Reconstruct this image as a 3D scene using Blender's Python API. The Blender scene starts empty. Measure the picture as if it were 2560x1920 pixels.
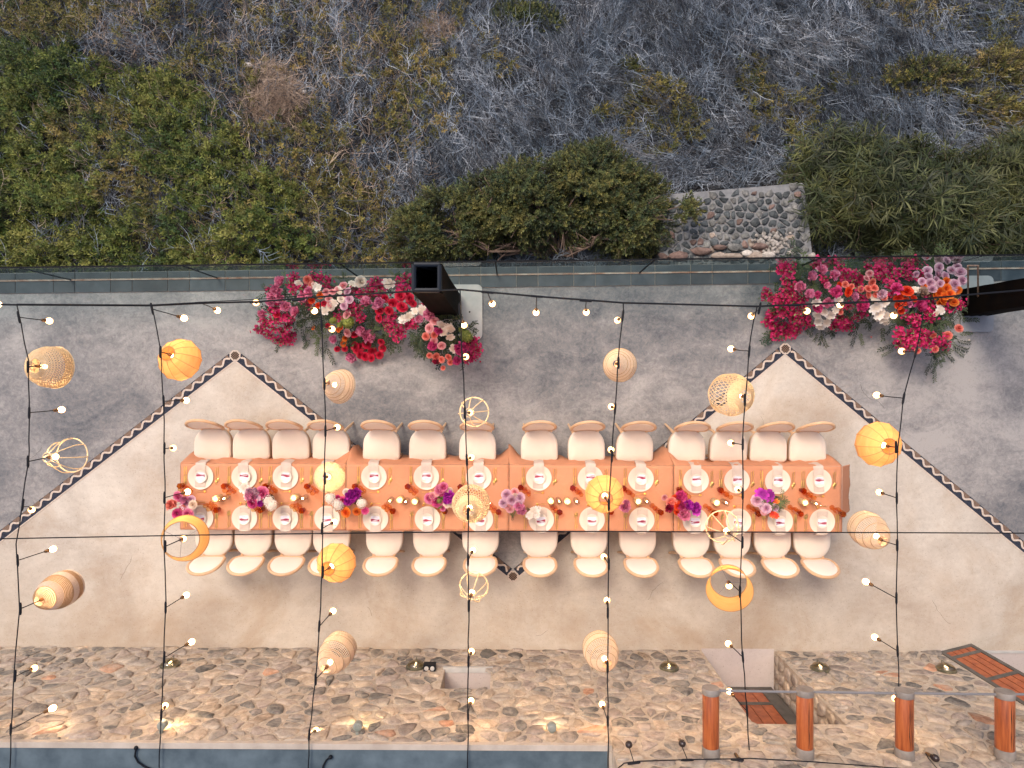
import bpy, math, random
import numpy as np
from mathutils import Vector, Matrix, Euler, noise
R = random.Random(7)
C = bpy.context.scene.collection
scene = bpy.context.scene
# ------------------------------------------------------------------ camera
CAMZ = 9.55
FPX = 1775.0
cam_d = bpy.data.cameras.new('camera')
cam = bpy.data.objects.new('camera', cam_d)
C.objects.link(cam)
cam.location = (0, 0, CAMZ)
cam.rotation_euler = (0, 0, 0)
cam_d.sensor_width = 36.0
cam_d.lens = FPX / 2560 * 36.0
cam_d.clip_start = 0.1
cam_d.clip_end = 200
scene.camera = cam
# ------------------------------------------------------------------ world, sun, exposure
world = bpy.data.worlds.new('World')
scene.world = world
world.use_nodes = True
wn = world.node_tree
bg = wn.nodes['Background']
sky = wn.nodes.new('ShaderNodeTexSky')
sky.sky_type = 'NISHITA'
sky.sun_disc = False
SUN_EL, SUN_AZ = math.radians(58), math.radians(-30)
sky.sun_elevation = SUN_EL
sky.sun_rotation = SUN_AZ
sky.air_density = 0.8
sky.dust_density = 4.0
sky.ozone_density = 0.4
wn.links.new(sky.outputs[0], bg.inputs[0])
bg.inputs[1].default_value = 0.13
sun_d = bpy.data.lights.new('sun', 'SUN')
sun_d.energy = 1.2
sun_d.angle = math.radians(20)
sun_d.color = (1.0, 0.87, 0.70)
sun = bpy.data.objects.new('sun', sun_d)
C.objects.link(sun)
sd = Vector((math.sin(SUN_AZ) * math.cos(SUN_EL), math.cos(SUN_AZ) * math.cos(SUN_EL), math.sin(SUN_EL)))
sun.rotation_euler = sd.to_track_quat('Z', 'Y').to_euler()
scene.view_settings.view_transform = 'Standard'
scene.view_settings.look = 'None'
scene.view_settings.exposure = 0.66
scene.view_settings.gamma = 1.0
scene.view_settings.use_curve_mapping = False
try:
    scene.cycles.use_denoising = True
    scene.cycles.max_bounces = 6
    scene.cycles.transparent_max_bounces = 24
    scene.cycles.caustics_reflective = False
    scene.cycles.caustics_refractive = False
    scene.cycles.sample_clamp_indirect = 4.0
except Exception:
    pass

def P(u, v, z=0.0):
    """world point that the photograph shows at pixel (u, v) (2560 wide) when it stands at height z"""
    k = (CAMZ - z) / FPX
    return Vector(((u - 1280) * k, (960 - v) * k, z))

# ------------------------------------------------------------------ materials
def nt(name):
    m = bpy.data.materials.new(name)
    m.use_nodes = True
    t = m.node_tree
    return m, t, t.nodes['Principled BSDF']

def coords(t, rnd=True, space='Object'):
    tc = t.nodes.new('ShaderNodeTexCoord')
    out = tc.outputs[space]
    if rnd:
        oi = t.nodes.new('ShaderNodeObjectInfo')
        mu = t.nodes.new('ShaderNodeMath'); mu.operation = 'MULTIPLY'; mu.inputs[1].default_value = 37.0
        t.links.new(oi.outputs['Random'], mu.inputs[0])
        ad = t.nodes.new('ShaderNodeVectorMath'); ad.operation = 'ADD'
        t.links.new(out, ad.inputs[0]); t.links.new(mu.outputs[0], ad.inputs[1])
        out = ad.outputs[0]
    return out

def noise_n(t, co, scale, detail=4, rough=0.55, dist=0.0):
    n = t.nodes.new('ShaderNodeTexNoise')
    n.inputs['Scale'].default_value = scale
    n.inputs['Detail'].default_value = detail
    n.inputs['Roughness'].default_value = rough
    n.inputs['Distortion'].default_value = dist
    t.links.new(co, n.inputs['Vector'])
    return n

def ramp(t, fac, stops):
    r = t.nodes.new('ShaderNodeValToRGB')
    e = r.color_ramp.elements
    e[0].position, e[0].color = stops[0][0], (*stops[0][1], 1)
    e[1].position, e[1].color = stops[-1][0], (*stops[-1][1], 1)
    for p, c in stops[1:-1]:
        k = e.new(p); k.color = (*c, 1)
    t.links.new(fac, r.inputs[0])
    return r

def mix(t, fac, a, b, mode='MIX'):
    m = t.nodes.new('ShaderNodeMix'); m.data_type = 'RGBA'; m.blend_type = mode
    for s, v in ((0, fac), (6, a), (7, b)):
        if isinstance(v, (int, float)): m.inputs[s].default_value = v
        elif isinstance(v, tuple): m.inputs[s].default_value = (*v, 1)
        else: t.links.new(v, m.inputs[s])
    return m.outputs[2]

def bump(t, b, h, strength=0.3, dist=0.01):
    n = t.nodes.new('ShaderNodeBump')
    n.inputs['Strength'].default_value = strength
    n.inputs['Distance'].default_value = dist
    t.links.new(h, n.inputs['Height'])
    t.links.new(n.outputs[0], b.inputs['Normal'])

def M(name, c1, c2=None, scale=8, rough=0.7, bmp=0.0, bscale=None, bdist=0.01, metal=0.0, spec=0.5, vary=0.0, detail=4, rnd=True):
    m, t, b = nt(name)
    b.inputs['Roughness'].default_value = rough
    b.inputs['Metallic'].default_value = metal
    b.inputs['Specular IOR Level'].default_value = spec
    co = coords(t, rnd)
    col = None
    if c2 is not None:
        n = noise_n(t, co, scale, detail)
        r = ramp(t, n.outputs[0], [(0.32, c1), (0.68, c2)])
        col = r.outputs[0]
    else:
        b.inputs['Base Color'].default_value = (*c1, 1)
    if vary:
        oi = t.nodes.new('ShaderNodeObjectInfo')
        mr = t.nodes.new('ShaderNodeMapRange')
        mr.inputs['To Min'].default_value = 1 - vary
        mr.inputs['To Max'].default_value = 1 + vary
        t.links.new(oi.outputs['Random'], mr.inputs['Value'])
        cc = t.nodes.new('ShaderNodeVectorMath'); cc.operation = 'SCALE'
        if col is None: cc.inputs[0].default_value = c1
        else: t.links.new(col, cc.inputs[0])
        t.links.new(mr.outputs[0], cc.inputs['Scale'])
        col = cc.outputs[0]
    if col is not None: t.links.new(col, b.inputs['Base Color'])
    if bmp:
        n2 = noise_n(t, co, bscale or scale * 4, 5, 0.6)
        bump(t, b, n2.outputs[0], bmp, bdist)
    return m

def emit(name, col, s):
    m, t, b = nt(name)
    b.inputs['Base Color'].default_value = (*col, 1)
    b.inputs['Emission Color'].default_value = (*col, 1)
    b.inputs['Emission Strength'].default_value = s
    return m

def translucent(name, c1, c2, scale=20, fac=0.5, rough=0.8, stretch=None):
    m, t, b = nt(name)
    co = coords(t)
    if stretch:
        mp = t.nodes.new('ShaderNodeMapping'); mp.inputs['Scale'].default_value = stretch
        t.links.new(co, mp.inputs[0]); co = mp.outputs[0]
    n = noise_n(t, co, scale, 4)
    r = ramp(t, n.outputs[0], [(0.3, c1), (0.7, c2)])
    b.inputs['Roughness'].default_value = rough
    t.links.new(r.outputs[0], b.inputs['Base Color'])
    tr = t.nodes.new('ShaderNodeBsdfTranslucent')
    t.links.new(r.outputs[0], tr.inputs[0])
    mx = t.nodes.new('ShaderNodeMixShader'); mx.inputs[0].default_value = fac
    t.links.new(b.outputs[0], mx.inputs[1]); t.links.new(tr.outputs[0], mx.inputs[2])
    t.links.new(mx.outputs[0], t.nodes['Material Output'].inputs[0])
    return m

def glass(name, tint, refl=1.5, base=0.05, rough=0.02):
    m, t, b = nt(name)
    tr = t.nodes.new('ShaderNodeBsdfTransparent'); tr.inputs[0].default_value = (*tint, 1)
    gl = t.nodes.new('ShaderNodeBsdfGlossy'); gl.inputs['Roughness'].default_value = rough
    fr = t.nodes.new('ShaderNodeFresnel'); fr.inputs[0].default_value = refl
    ad = t.nodes.new('ShaderNodeMath'); ad.operation = 'ADD'; ad.inputs[1].default_value = base; ad.use_clamp = True
    t.links.new(fr.outputs[0], ad.inputs[0])
    mx = t.nodes.new('ShaderNodeMixShader')
    ge = t.nodes.new('ShaderNodeNewGeometry')
    iv = t.nodes.new('ShaderNodeMath'); iv.operation = 'SUBTRACT'; iv.inputs[0].default_value = 1.0; t.links.new(ge.outputs['Backfacing'], iv.inputs[1])
    ml = t.nodes.new('ShaderNodeMath'); ml.operation = 'MULTIPLY'; t.links.new(ad.outputs[0], ml.inputs[0]); t.links.new(iv.outputs[0], ml.inputs[1])
    t.links.new(ml.outputs[0], mx.inputs[0]); t.links.new(tr.outputs[0], mx.inputs[1]); t.links.new(gl.outputs[0], mx.inputs[2])
    t.links.new(mx.outputs[0], t.nodes['Material Output'].inputs[0])
    return m

# ---- floors
def plaster(name, dark, mid, light, stain=None, big=0.9, streak=True, contrast=(0.36, 0.52, 0.68), st_amt=0.5):
    m, t, b = nt(name)
    co = coords(t, False)
    n1 = noise_n(t, co, big, 6, 0.6, 0.8)
    # trowel sweeps: stretched, warped noise
    w = noise_n(t, co, 0.8, 2, 0.5)
    mp = t.nodes.new('ShaderNodeMapping'); mp.inputs['Rotation'].default_value = (0, 0, 0.7)
    mp.inputs['Scale'].default_value = (1.3, 3.4, 1)
    wm = t.nodes.new('ShaderNodeVectorMath'); wm.operation = 'SCALE'; wm.inputs['Scale'].default_value = 0.9
    t.links.new(w.outputs['Color'], wm.inputs[0])
    wa = t.nodes.new('ShaderNodeVectorMath'); wa.operation = 'ADD'
    t.links.new(co, wa.inputs[0]); t.links.new(wm.outputs[0], wa.inputs[1])
    t.links.new(wa.outputs[0], mp.inputs[0])
    n2 = noise_n(t, mp.outputs[0], 1.7, 10, 0.72, 0.55)
    n3 = noise_n(t, co, 17, 10, 0.78, 0.9)
    def mth(op, a, bb):
        k = t.nodes.new('ShaderNodeMath'); k.operation = op
        for i, v in enumerate((a, bb)):
            if isinstance(v, (int, float)): k.inputs[i].default_value = v
            else: t.links.new(v, k.inputs[i])
        return k.outputs[0]
    f = mth('ADD', mth('MULTIPLY', n1.outputs[0], 0.42), mth('MULTIPLY', n2.outputs[0], 0.30 if streak else 0.16))
    f = mth('ADD', f, mth('MULTIPLY', n3.outputs[0], 0.40 if streak else 0.20))
    if streak:
        n5 = noise_n(t, co, 0.28, 3, 0.5)
        f = mth('ADD', f, mth('MULTIPLY', n5.outputs[0], 0.45)); f = mth('SUBTRACT', f, 0.225 + 0.032)
    if not streak: f = mth('MULTIPLY', f, 1.39)
    r = ramp(t, f, [(contrast[0], dark), (contrast[1], mid), (contrast[2], light)])
    col = r.outputs[0]
    if stain:
        n4 = noise_n(t, co, 0.75, 7, 0.66, 0.6)
        rs = ramp(t, n4.outputs[0], [(0.5, (0, 0, 0)), (0.72, (1, 1, 1))])
        col = mix(t, mth('MULTIPLY', rs.outputs[0], st_amt), col, stain)
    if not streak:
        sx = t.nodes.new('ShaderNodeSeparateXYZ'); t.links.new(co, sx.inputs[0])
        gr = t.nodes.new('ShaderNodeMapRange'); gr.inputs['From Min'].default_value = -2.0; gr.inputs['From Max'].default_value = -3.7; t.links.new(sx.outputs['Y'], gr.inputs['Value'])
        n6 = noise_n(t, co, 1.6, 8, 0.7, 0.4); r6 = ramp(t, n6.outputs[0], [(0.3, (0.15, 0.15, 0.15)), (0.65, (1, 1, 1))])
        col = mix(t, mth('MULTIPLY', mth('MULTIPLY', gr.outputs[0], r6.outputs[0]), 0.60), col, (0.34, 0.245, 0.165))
    sp = noise_n(t, co, 60, 2, 0.5)
    rsp = ramp(t, sp.outputs[0], [(0.28, (0.55, 0.5, 0.46)), (0.36, (1, 1, 1))])
    col = mix(t, 0.6, col, rsp.outputs[0], 'MULTIPLY')
    t.links.new(col, b.inputs['Base Color'])
    b.inputs['Roughness'].default_value = 0.62
    bump(t, b, n3.outputs[0], 0.25, 0.006)
    return m

MT = {}
MT['grey_floor'] = plaster('grey_plaster', (0.056, 0.066, 0.084), (0.18, 0.175, 0.18), (0.34, 0.32, 0.31), contrast=(0.36, 0.50, 0.64))
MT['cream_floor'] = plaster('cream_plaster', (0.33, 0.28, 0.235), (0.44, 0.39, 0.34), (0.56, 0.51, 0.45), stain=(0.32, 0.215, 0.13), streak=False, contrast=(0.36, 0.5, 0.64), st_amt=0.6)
MT['recess_floor'] = plaster('recess_plaster', (0.38, 0.32, 0.31), (0.45, 0.39, 0.375), (0.52, 0.46, 0.44), streak=False)
MT['blue'] = M('blue_roof_paint', (0.040, 0.062, 0.080), (0.095, 0.13, 0.155), 4.2, 0.75, 0.3, 30, 0.005, detail=10, rnd=False)
MT['cap'] = M('lime_plaster_rim', (0.36, 0.30, 0.25), (0.48, 0.41, 0.35), 5, 0.85, 0.3, 30, rnd=False)
MT['mortar'] = M('wall_mortar', (0.36, 0.285, 0.22), (0.58, 0.49, 0.40), 9, 0.92, 1.0, 26, 0.03, detail=8, rnd=False)
def stone(name, a, b_, smear=None, amt=0.5):
    m, t, b = nt(name)
    co = coords(t)
    n = noise_n(t, co, 11, 9, 0.65, 0.5)
    r = ramp(t, n.outputs[0], [(0.36, tuple(q * .8 for q in a)), (0.62, tuple(q * 1.12 for q in b_))])
    oi = t.nodes.new('ShaderNodeObjectInfo')
    mr = t.nodes.new('ShaderNodeMapRange'); mr.inputs['To Min'].default_value = 0.72; mr.inputs['To Max'].default_value = 1.28
    t.links.new(oi.outputs['Random'], mr.inputs['Value'])
    sc = t.nodes.new('ShaderNodeVectorMath'); sc.operation = 'SCALE'
    t.links.new(r.outputs[0], sc.inputs[0]); t.links.new(mr.outputs[0], sc.inputs['Scale'])
    col = sc.outputs[0]
    n2 = noise_n(t, co, 26, 9, 0.7, 0.4)
    if smear:
        ge = t.nodes.new('ShaderNodeNewGeometry')
        n3 = noise_n(t, ge.outputs['Position'], 2.2, 9, 0.72, 0.8)
        r3 = ramp(t, n3.outputs[0], [(0.56 - 0.16 * amt, (0, 0, 0)), (0.66, (0.92, 0.92, 0.92))])
        n4 = noise_n(t, ge.outputs['Position'], 5, 8)
        r4 = ramp(t, n4.outputs[0], [(0.32, smear[0]), (0.68, smear[1])])
        col = mix(t, r3.outputs[0], col, r4.outputs[0])
    t.links.new(col, b.inputs['Base Color']); b.inputs['Roughness'].default_value = 0.92
    bump(t, b, n2.outputs[0], 0.9, 0.02)
    return m
MO = ((0.40, 0.32, 0.25), (0.58, 0.49, 0.40))
MT['s_grey'] = stone('grey_stone', (0.18, 0.155, 0.14), (0.32, 0.275, 0.24), MO, 0.65)
MT['s_dark'] = stone('dark_stone', (0.085, 0.078, 0.074), (0.20, 0.18, 0.16), MO, 0.5)
MT['s_tan'] = stone('tan_stone', (0.30, 0.22, 0.16), (0.46, 0.36, 0.27), MO, 0.7)
MT['s_mauve'] = stone('mauve_stone', (0.24, 0.19, 0.165), (0.35, 0.285, 0.245), MO, 0.65)
MT['s_rust'] = stone('rust_stone', (0.34, 0.16, 0.09), (0.46, 0.26, 0.17), MO, 0.7)
MT['c_dark'] = stone('basalt_cobble', (0.028, 0.036, 0.042), (0.085, 0.095, 0.10))
MT['c_grey'] = stone('grey_cobble', (0.10, 0.105, 0.105), (0.21, 0.205, 0.195))
MT['c_red'] = stone('red_cobble', (0.12, 0.075, 0.065), (0.20, 0.135, 0.115))
MT['c_tan'] = stone('tan_cobble', (0.27, 0.21, 0.17), (0.38, 0.31, 0.26))
MT['c_white'] = stone('pale_rubble', (0.38, 0.34, 0.30), (0.55, 0.5, 0.46))
MT['cement'] = M('pad_cement', (0.15, 0.155, 0.165), (0.25, 0.25, 0.255), 9, 0.9, 0.6, 40, 0.01, detail=8, rnd=False)
MT['tile'] = M('slate_tile', (0.022, 0.032, 0.042), (0.054, 0.066, 0.078), 5, 0.5, 0.15, 30, 0.004, vary=0.25, detail=8)
MT['grout'] = M('tile_grout', (0.22, 0.2, 0.18), (0.34, 0.3, 0.27), 30, 0.9)
MT['rust'] = M('rusty_channel', (0.26, 0.13, 0.08), (0.48, 0.40, 0.34), 9, 0.7, rnd=False)
MT['glass'] = glass('balustrade_glass', (0.80, 0.89, 0.885), 1.33, 0.02)
MT['rail'] = M('dark_rail', (0.004, 0.005, 0.008), None, rough=0.7, spec=0.15)
MT['navy'] = None
MT['wave'] = M('cream_mosaic', (0.42, 0.34, 0.29), (0.62, 0.53, 0.46), 60, 0.8, 0.4, 120, 0.003, rnd=False)
MT['brown_mos'] = M('brown_pebble_mosaic', (0.09, 0.055, 0.04), (0.22, 0.145, 0.105), 110, 0.8, 0.5, 150, 0.003, rnd=False)
MT['soil'] = M('dark_hill_soil', (0.018, 0.018, 0.02), (0.05, 0.045, 0.042), 3, 0.95, 0.5, 12, 0.05, rnd=False)
# brick-like navy tesserae
m, t, b = nt('navy_mosaic')
co = coords(t, False)
br = t.nodes.new('ShaderNodeTexBrick')
br.inputs['Scale'].default_value = 28; br.inputs['Color1'].default_value = (0.010, 0.014, 0.03, 1)
br.inputs['Color2'].default_value = (0.025, 0.032, 0.055, 1); br.inputs['Mortar'].default_value = (0.07, 0.07, 0.08, 1)
br.inputs['Mortar Size'].default_value = 0.035; br.inputs['Brick Width'].default_value = 0.9; br.inputs['Row Height'].default_value = 0.45; b.inputs['Specular IOR Level'].default_value = 0.2
mp = t.nodes.new('ShaderNodeMapping'); mp.inputs['Rotation'].default_value = (0, 0, 0.66)
t.links.new(co, mp.inputs[0]); t.links.new(mp.outputs[0], br.inputs[0])
t.links.new(br.outputs[0], b.inputs['Base Color']); b.inputs['Roughness'].default_value = 0.85
MT['navy'] = m
MT['cloth'] = M('terracotta_linen', (0.52, 0.222, 0.115), (0.59, 0.268, 0.15), 2.2, 0.85, 0.55, 4, 0.03, rnd=False)
MT['pad'] = M('cream_upholstery', (0.68, 0.585, 0.49), (0.73, 0.635, 0.545), 4, 0.85, 0.15, 300, 0.002)
MT['backpad'] = M('white_upholstery', (0.74, 0.66, 0.58), (0.78, 0.70, 0.63), 4, 0.85, 0.1, 300, 0.002)
MT['wood'] = M('pale_oak', (0.54, 0.335, 0.19), (0.66, 0.44, 0.28), 7, 0.5, 0.1, 40, 0.002)
MT['plate'] = M('cream_porcelain', (0.70, 0.60, 0.50), None, rough=0.25)
MT['plate2'] = M('white_porcelain', (0.70, 0.62, 0.53), None, rough=0.25)
MT['napkin'] = M('oat_linen', (0.50, 0.40, 0.34), (0.58, 0.475, 0.41), 14, 0.9, 0.2, 200, 0.002)
MT['card'] = M('white_card', (0.66, 0.66, 0.74), None, rough=0.7)
MT['cardred'] = M('crimson_brushwork', (0.26, 0.012, 0.05), (0.38, 0.04, 0.08), 30, 0.7)
MT['cardgrey'] = M('grey_brushwork', (0.36, 0.24, 0.26), (0.5, 0.38, 0.4), 30, 0.7)
MT['gold'] = M('brushed_gold', (0.85, 0.52, 0.16), None, rough=0.28, metal=1.0)
MT['amber'] = glass('dark_amber_glass', (0.80, 0.42, 0.18), 1.45, 0.03)
MT['amber2'] = glass('pale_amber_glass', (0.97, 0.80, 0.58), 1.45, 0.04)
MT['dome'] = glass('amber_dome_glass', (0.75, 0.66, 0.48), 1.5, 0.08, 0.1)
MT['dimlamp'] = emit('dim_lamp', (1.0, 0.8, 0.5), 3.5)
MT['clear'] = glass('clear_glass', (0.95, 0.95, 0.95), 1.45, 0.03)
MT['smoke'] = glass('smoked_glass', (0.62, 0.62, 0.62), 1.5, 0.05)
MT['wax'] = translucent('ivory_wax', (0.86, 0.70, 0.42), (0.9, 0.76, 0.5), 5, 0.5, 0.5)
MT['flame'] = emit('candle_flame', (1.0, 0.62, 0.25), 70)
m, t, b = nt('lit_bulb')
lw = t.nodes.new('ShaderNodeLayerWeight'); lw.inputs[0].default_value = 0.5
rb = ramp(t, lw.outputs['Facing'], [(0.20, (1, 1, 1)), (0.42, (0.09, 0.09, 0.09)), (0.62, (0.02, 0.02, 0.02)), (0.95, (0.009, 0.009, 0.009))])
rc_ = ramp(t, lw.outputs['Facing'], [(0.30, (1.0, 0.66, 0.36)), (0.62, (1.0, 0.50, 0.16))])
t.links.new(rc_.outputs[0], b.inputs['Emission Color'])
mb_ = t.nodes.new('ShaderNodeMath'); mb_.operation = 'MULTIPLY'; mb_.inputs[1].default_value = 94
t.links.new(rb.outputs[0], mb_.inputs[0]); t.links.new(mb_.outputs[0], b.inputs['Emission Strength'])
b.inputs['Base Color'].default_value = (0.9, 0.6, 0.3, 1)
MT['bulb'] = m
MT['bulb_off'] = M('unlit_bulb', (0.03, 0.02, 0.02), None, rough=0.15)
MT['black'] = M('black_rubber', (0.006, 0.007, 0.011), None, rough=0.6, spec=0.2)
MT['brass'] = M('aged_brass', (0.20, 0.11, 0.05), None, rough=0.4, metal=0.7)
MT['drape'] = M('black_drape', (0.002, 0.002, 0.0025), (0.006, 0.004, 0.003), 4, 0.8, spec=0.04, rnd=False)
MT['alu'] = M('black_truss_metal', (0.010, 0.013, 0.018), None, rough=0.3, metal=0.2)
MT['base'] = M('white_steel_plate', (0.36, 0.35, 0.345), (0.47, 0.455, 0.44), 6, 0.6, rnd=False)
MT['base2'] = M('grey_steel_plate', (0.22, 0.23, 0.25), (0.30, 0.31, 0.33), 6, 0.6, rnd=False)
MT['bronze'] = M('bronze_tube', (0.16, 0.10, 0.06), (0.3, 0.22, 0.17), 20, 0.45, metal=0.5)
MT['log'] = None
MT['steel'] = M('grey_sleeve', (0.17, 0.145, 0.13), (0.26, 0.23, 0.21), 10, 0.6, 0.1, 40, 0.003)
MT['pipe'] = M('grey_pipe', (0.17, 0.165, 0.175), None, rough=0.5)
MT['doorframe'] = M('grey_door_frame', (0.065, 0.06, 0.055), (0.12, 0.11, 0.10), 8, 0.6)
MT['doorwood'] = M('orange_door_wood', (0.24, 0.055, 0.02), (0.42, 0.115, 0.04), 12, 0.45)
MT['lampbody'] = M('grey_green_lamp', (0.16, 0.18, 0.16), (0.25, 0.26, 0.24), 12, 0.5)
MT['bowl'] = M('verdigris_bowl', (0.06, 0.065, 0.05), (0.22, 0.19, 0.12), 20, 0.4, metal=0.4)
# log: wood stretched along its length (local Y)
m, t, b = nt('varnished_log')
co = coords(t)
mp = t.nodes.new('ShaderNodeMapping'); mp.inputs['Scale'].default_value = (30, 2.2, 30)
t.links.new(co, mp.inputs[0])
n = noise_n(t, mp.outputs[0], 1.0, 6, 0.6)
r = ramp(t, n.outputs[0], [(0.2, (0.10, 0.02, 0.008)), (0.5, (0.34, 0.085, 0.025)), (0.8, (0.52, 0.17, 0.055))])
t.links.new(r.outputs[0], b.inputs['Base Color']); b.inputs['Roughness'].default_value = 0.35
MT['log'] = m
MT['crack'] = M('dark_crack', (0.01, 0.006, 0.005), None, rough=0.9)
# lamp shades
MT['sh_yellow'] = translucent('ochre_silk', (0.70, 0.36, 0.115), (0.78, 0.43, 0.16), 6, 0.27, stretch=(1, 1, 6))
MT['sh_rattan'] = translucent('rattan_weave', (0.76, 0.58, 0.39), (0.86, 0.70, 0.52), 60, 0.30)
MT['sh_bamboo'] = translucent('bamboo_strip', (0.74, 0.55, 0.32), (0.86, 0.70, 0.46), 40, 0.33)
MT['sh_white'] = translucent('white_cord', (0.74, 0.62, 0.50), (0.84, 0.74, 0.64), 60, 0.45)
MT['sh_brown'] = translucent('brown_raffia', (0.50, 0.32, 0.17), (0.64, 0.44, 0.26), 60, 0.4)
MT['sh_rib'] = M('shade_rib', (0.42, 0.22, 0.08), None, rough=0.6)
MT['cane'] = M('bent_cane', (0.78, 0.55, 0.30), (0.86, 0.66, 0.40), 30, 0.5)
# petals
def petal(name, deep, edge, vary=0.12, tr=0.3):
    m, t, b = nt(name)
    tc = t.nodes.new('ShaderNodeTexCoord')
    ln = t.nodes.new('ShaderNodeVectorMath'); ln.operation = 'LENGTH'
    t.links.new(tc.outputs['Object'], ln.inputs[0])
    co = coords(t)
    n = noise_n(t, co, 3.5, 3)
    ad = t.nodes.new('ShaderNodeMath'); ad.operation = 'MULTIPLY_ADD'; ad.inputs[1].default_value = 0.7; 
    t.links.new(n.outputs[0], ad.inputs[0]); t.links.new(ln.outputs['Value'], ad.inputs[2])
    r = ramp(t, ad.outputs[0], [(0.75, deep), (1.35, edge)])
    r.color_ramp.elements[1].position = 1.0
    sb = t.nodes.new('ShaderNodeMath'); sb.operation = 'MULTIPLY'; sb.inputs[1].default_value = 0.72
    t.links.new(ad.outputs[0], sb.inputs[0]); t.links.new(sb.outputs[0], r.inputs[0])
    r.color_ramp.elements[0].position = 0.55
    oi = t.nodes.new('ShaderNodeObjectInfo')
    mr = t.nodes.new('ShaderNodeMapRange'); mr.inputs['To Min'].default_value = 1 - vary; mr.inputs['To Max'].default_value = 1 + vary
    t.links.new(oi.outputs['Random'], mr.inputs['Value'])
    sc = t.nodes.new('ShaderNodeVectorMath'); sc.operation = 'SCALE'
    t.links.new(r.outputs[0], sc.inputs[0]); t.links.new(mr.outputs[0], sc.inputs['Scale'])
    t.links.new(sc.outputs[0], b.inputs['Base Color']); b.inputs['Roughness'].default_value = 0.6
    trn = t.nodes.new('ShaderNodeBsdfTranslucent'); t.links.new(sc.outputs[0], trn.inputs[0])
    mx = t.nodes.new('ShaderNodeMixShader'); mx.inputs[0].default_value = tr
    t.links.new(b.outputs[0], mx.inputs[1]); t.links.new(trn.outputs[0], mx.inputs[2])
    t.links.new(mx.outputs[0], t.nodes['Material Output'].inputs[0])
    return m
PET = dict(
    pink=petal('pink_petal', (0.55, 0.06, 0.20), (0.86, 0.38, 0.54)),
    lpink=petal('blush_petal', (0.70, 0.25, 0.28), (0.86, 0.55, 0.56)),
    magenta=petal('magenta_petal', (0.42, 0.012, 0.12), (0.78, 0.10, 0.32)),
    red=petal('red_petal', (0.42, 0.004, 0.03), (0.80, 0.018, 0.08)),
    crimson=petal('crimson_petal', (0.16, 0.002, 0.02), (0.42, 0.006, 0.06)),
    orange=petal('orange_petal', (0.66, 0.09, 0.01), (0.86, 0.32, 0.03)),
    flame=petal('vermilion_petal', (0.60, 0.02, 0.005), (0.84, 0.12, 0.02)),
    coral=petal('coral_petal', (0.66, 0.12, 0.09), (0.86, 0.36, 0.28)),
    lilac=petal('lilac_petal', (0.55, 0.28, 0.40), (0.84, 0.64, 0.72)),
    mauve=petal('mauve_petal', (0.50, 0.09, 0.24), (0.80, 0.36, 0.52)),
    violet=petal('violet_petal', (0.26, 0.005, 0.24), (0.64, 0.04, 0.54)),
    white=petal('white_petal', (0.72, 0.62, 0.52), (0.88, 0.82, 0.76)),
    cream=petal('cream_petal', (0.66, 0.50, 0.38), (0.86, 0.74, 0.64)),
    green=petal('lime_floret', (0.10, 0.14, 0.02), (0.30, 0.34, 0.07)),
    antique=petal('antique_petal', (0.22, 0.13, 0.09), (0.55, 0.40, 0.33)),
    boug=petal('bougainvillea_bract', (0.26, 0.003, 0.04), (0.55, 0.012, 0.12), 0.3),
)
def leafmat(name, cols, rough=0.6, nscale=0.7, tr=0.25, vary=0.5):
    """foliage: colour drifts over the ground in patches and from sprig to sprig"""
    m, t, b = nt(name)
    ge = t.nodes.new('ShaderNodeNewGeometry')
    n = noise_n(t, ge.outputs['Position'], nscale, 4, 0.6)
    oi = t.nodes.new('ShaderNodeObjectInfo')
    ma = t.nodes.new('ShaderNodeMath'); ma.operation = 'MULTIPLY_ADD'; ma.inputs[1].default_value = 0.5
    t.links.new(oi.outputs['Random'], ma.inputs[0]); 
    sb = t.nodes.new('ShaderNodeMath'); sb.operation = 'SUBTRACT'; sb.inputs[1].default_value = 0.25
    t.links.new(n.outputs[0], sb.inputs[0]); t.links.new(sb.outputs[0], ma.inputs[2])
    k = len(cols)
    r = ramp(t, ma.outputs[0], [(0.2 + 0.6 * i / (k - 1), c) for i, c in enumerate(cols)])
    w = t.nodes.new('ShaderNodeTexWhiteNoise'); w.noise_dimensions = '1D'
    t.links.new(oi.outputs['Random'], w.inputs['W'])
    mr = t.nodes.new('ShaderNodeMapRange'); mr.inputs['To Min'].default_value = 1 - vary; mr.inputs['To Max'].default_value = 1 + vary
    t.links.new(w.outputs['Value'], mr.inputs['Value'])
    sc = t.nodes.new('ShaderNodeVectorMath'); sc.operation = 'SCALE'
    t.links.new(r.outputs[0], sc.inputs[0]); t.links.new(mr.outputs[0], sc.inputs['Scale'])
    t.links.new(sc.outputs[0], b.inputs['Base Color']); b.inputs['Roughness'].default_value = rough
    trn = t.nodes.new('ShaderNodeBsdfTranslucent'); t.links.new(sc.outputs[0], trn.inputs[0])
    mx = t.nodes.new('ShaderNodeMixShader'); mx.inputs[0].default_value = tr
    t.links.new(b.outputs[0], mx.inputs[1]); t.links.new(trn.outputs[0], mx.inputs[2])
    t.links.new(mx.outputs[0], t.nodes['Material Output'].inputs[0])
    return m
MT['lf_green'] = leafmat('green_carpet_leaf', [(0.032, 0.065, 0.018), (0.090, 0.13, 0.028), (0.18, 0.20, 0.045), (0.26, 0.25, 0.065)])
MT['lf_olive'] = leafmat('olive_creeper_leaf', [(0.06, 0.08, 0.025), (0.14, 0.135, 0.035), (0.22, 0.19, 0.05), (0.29, 0.21, 0.075)])
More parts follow.
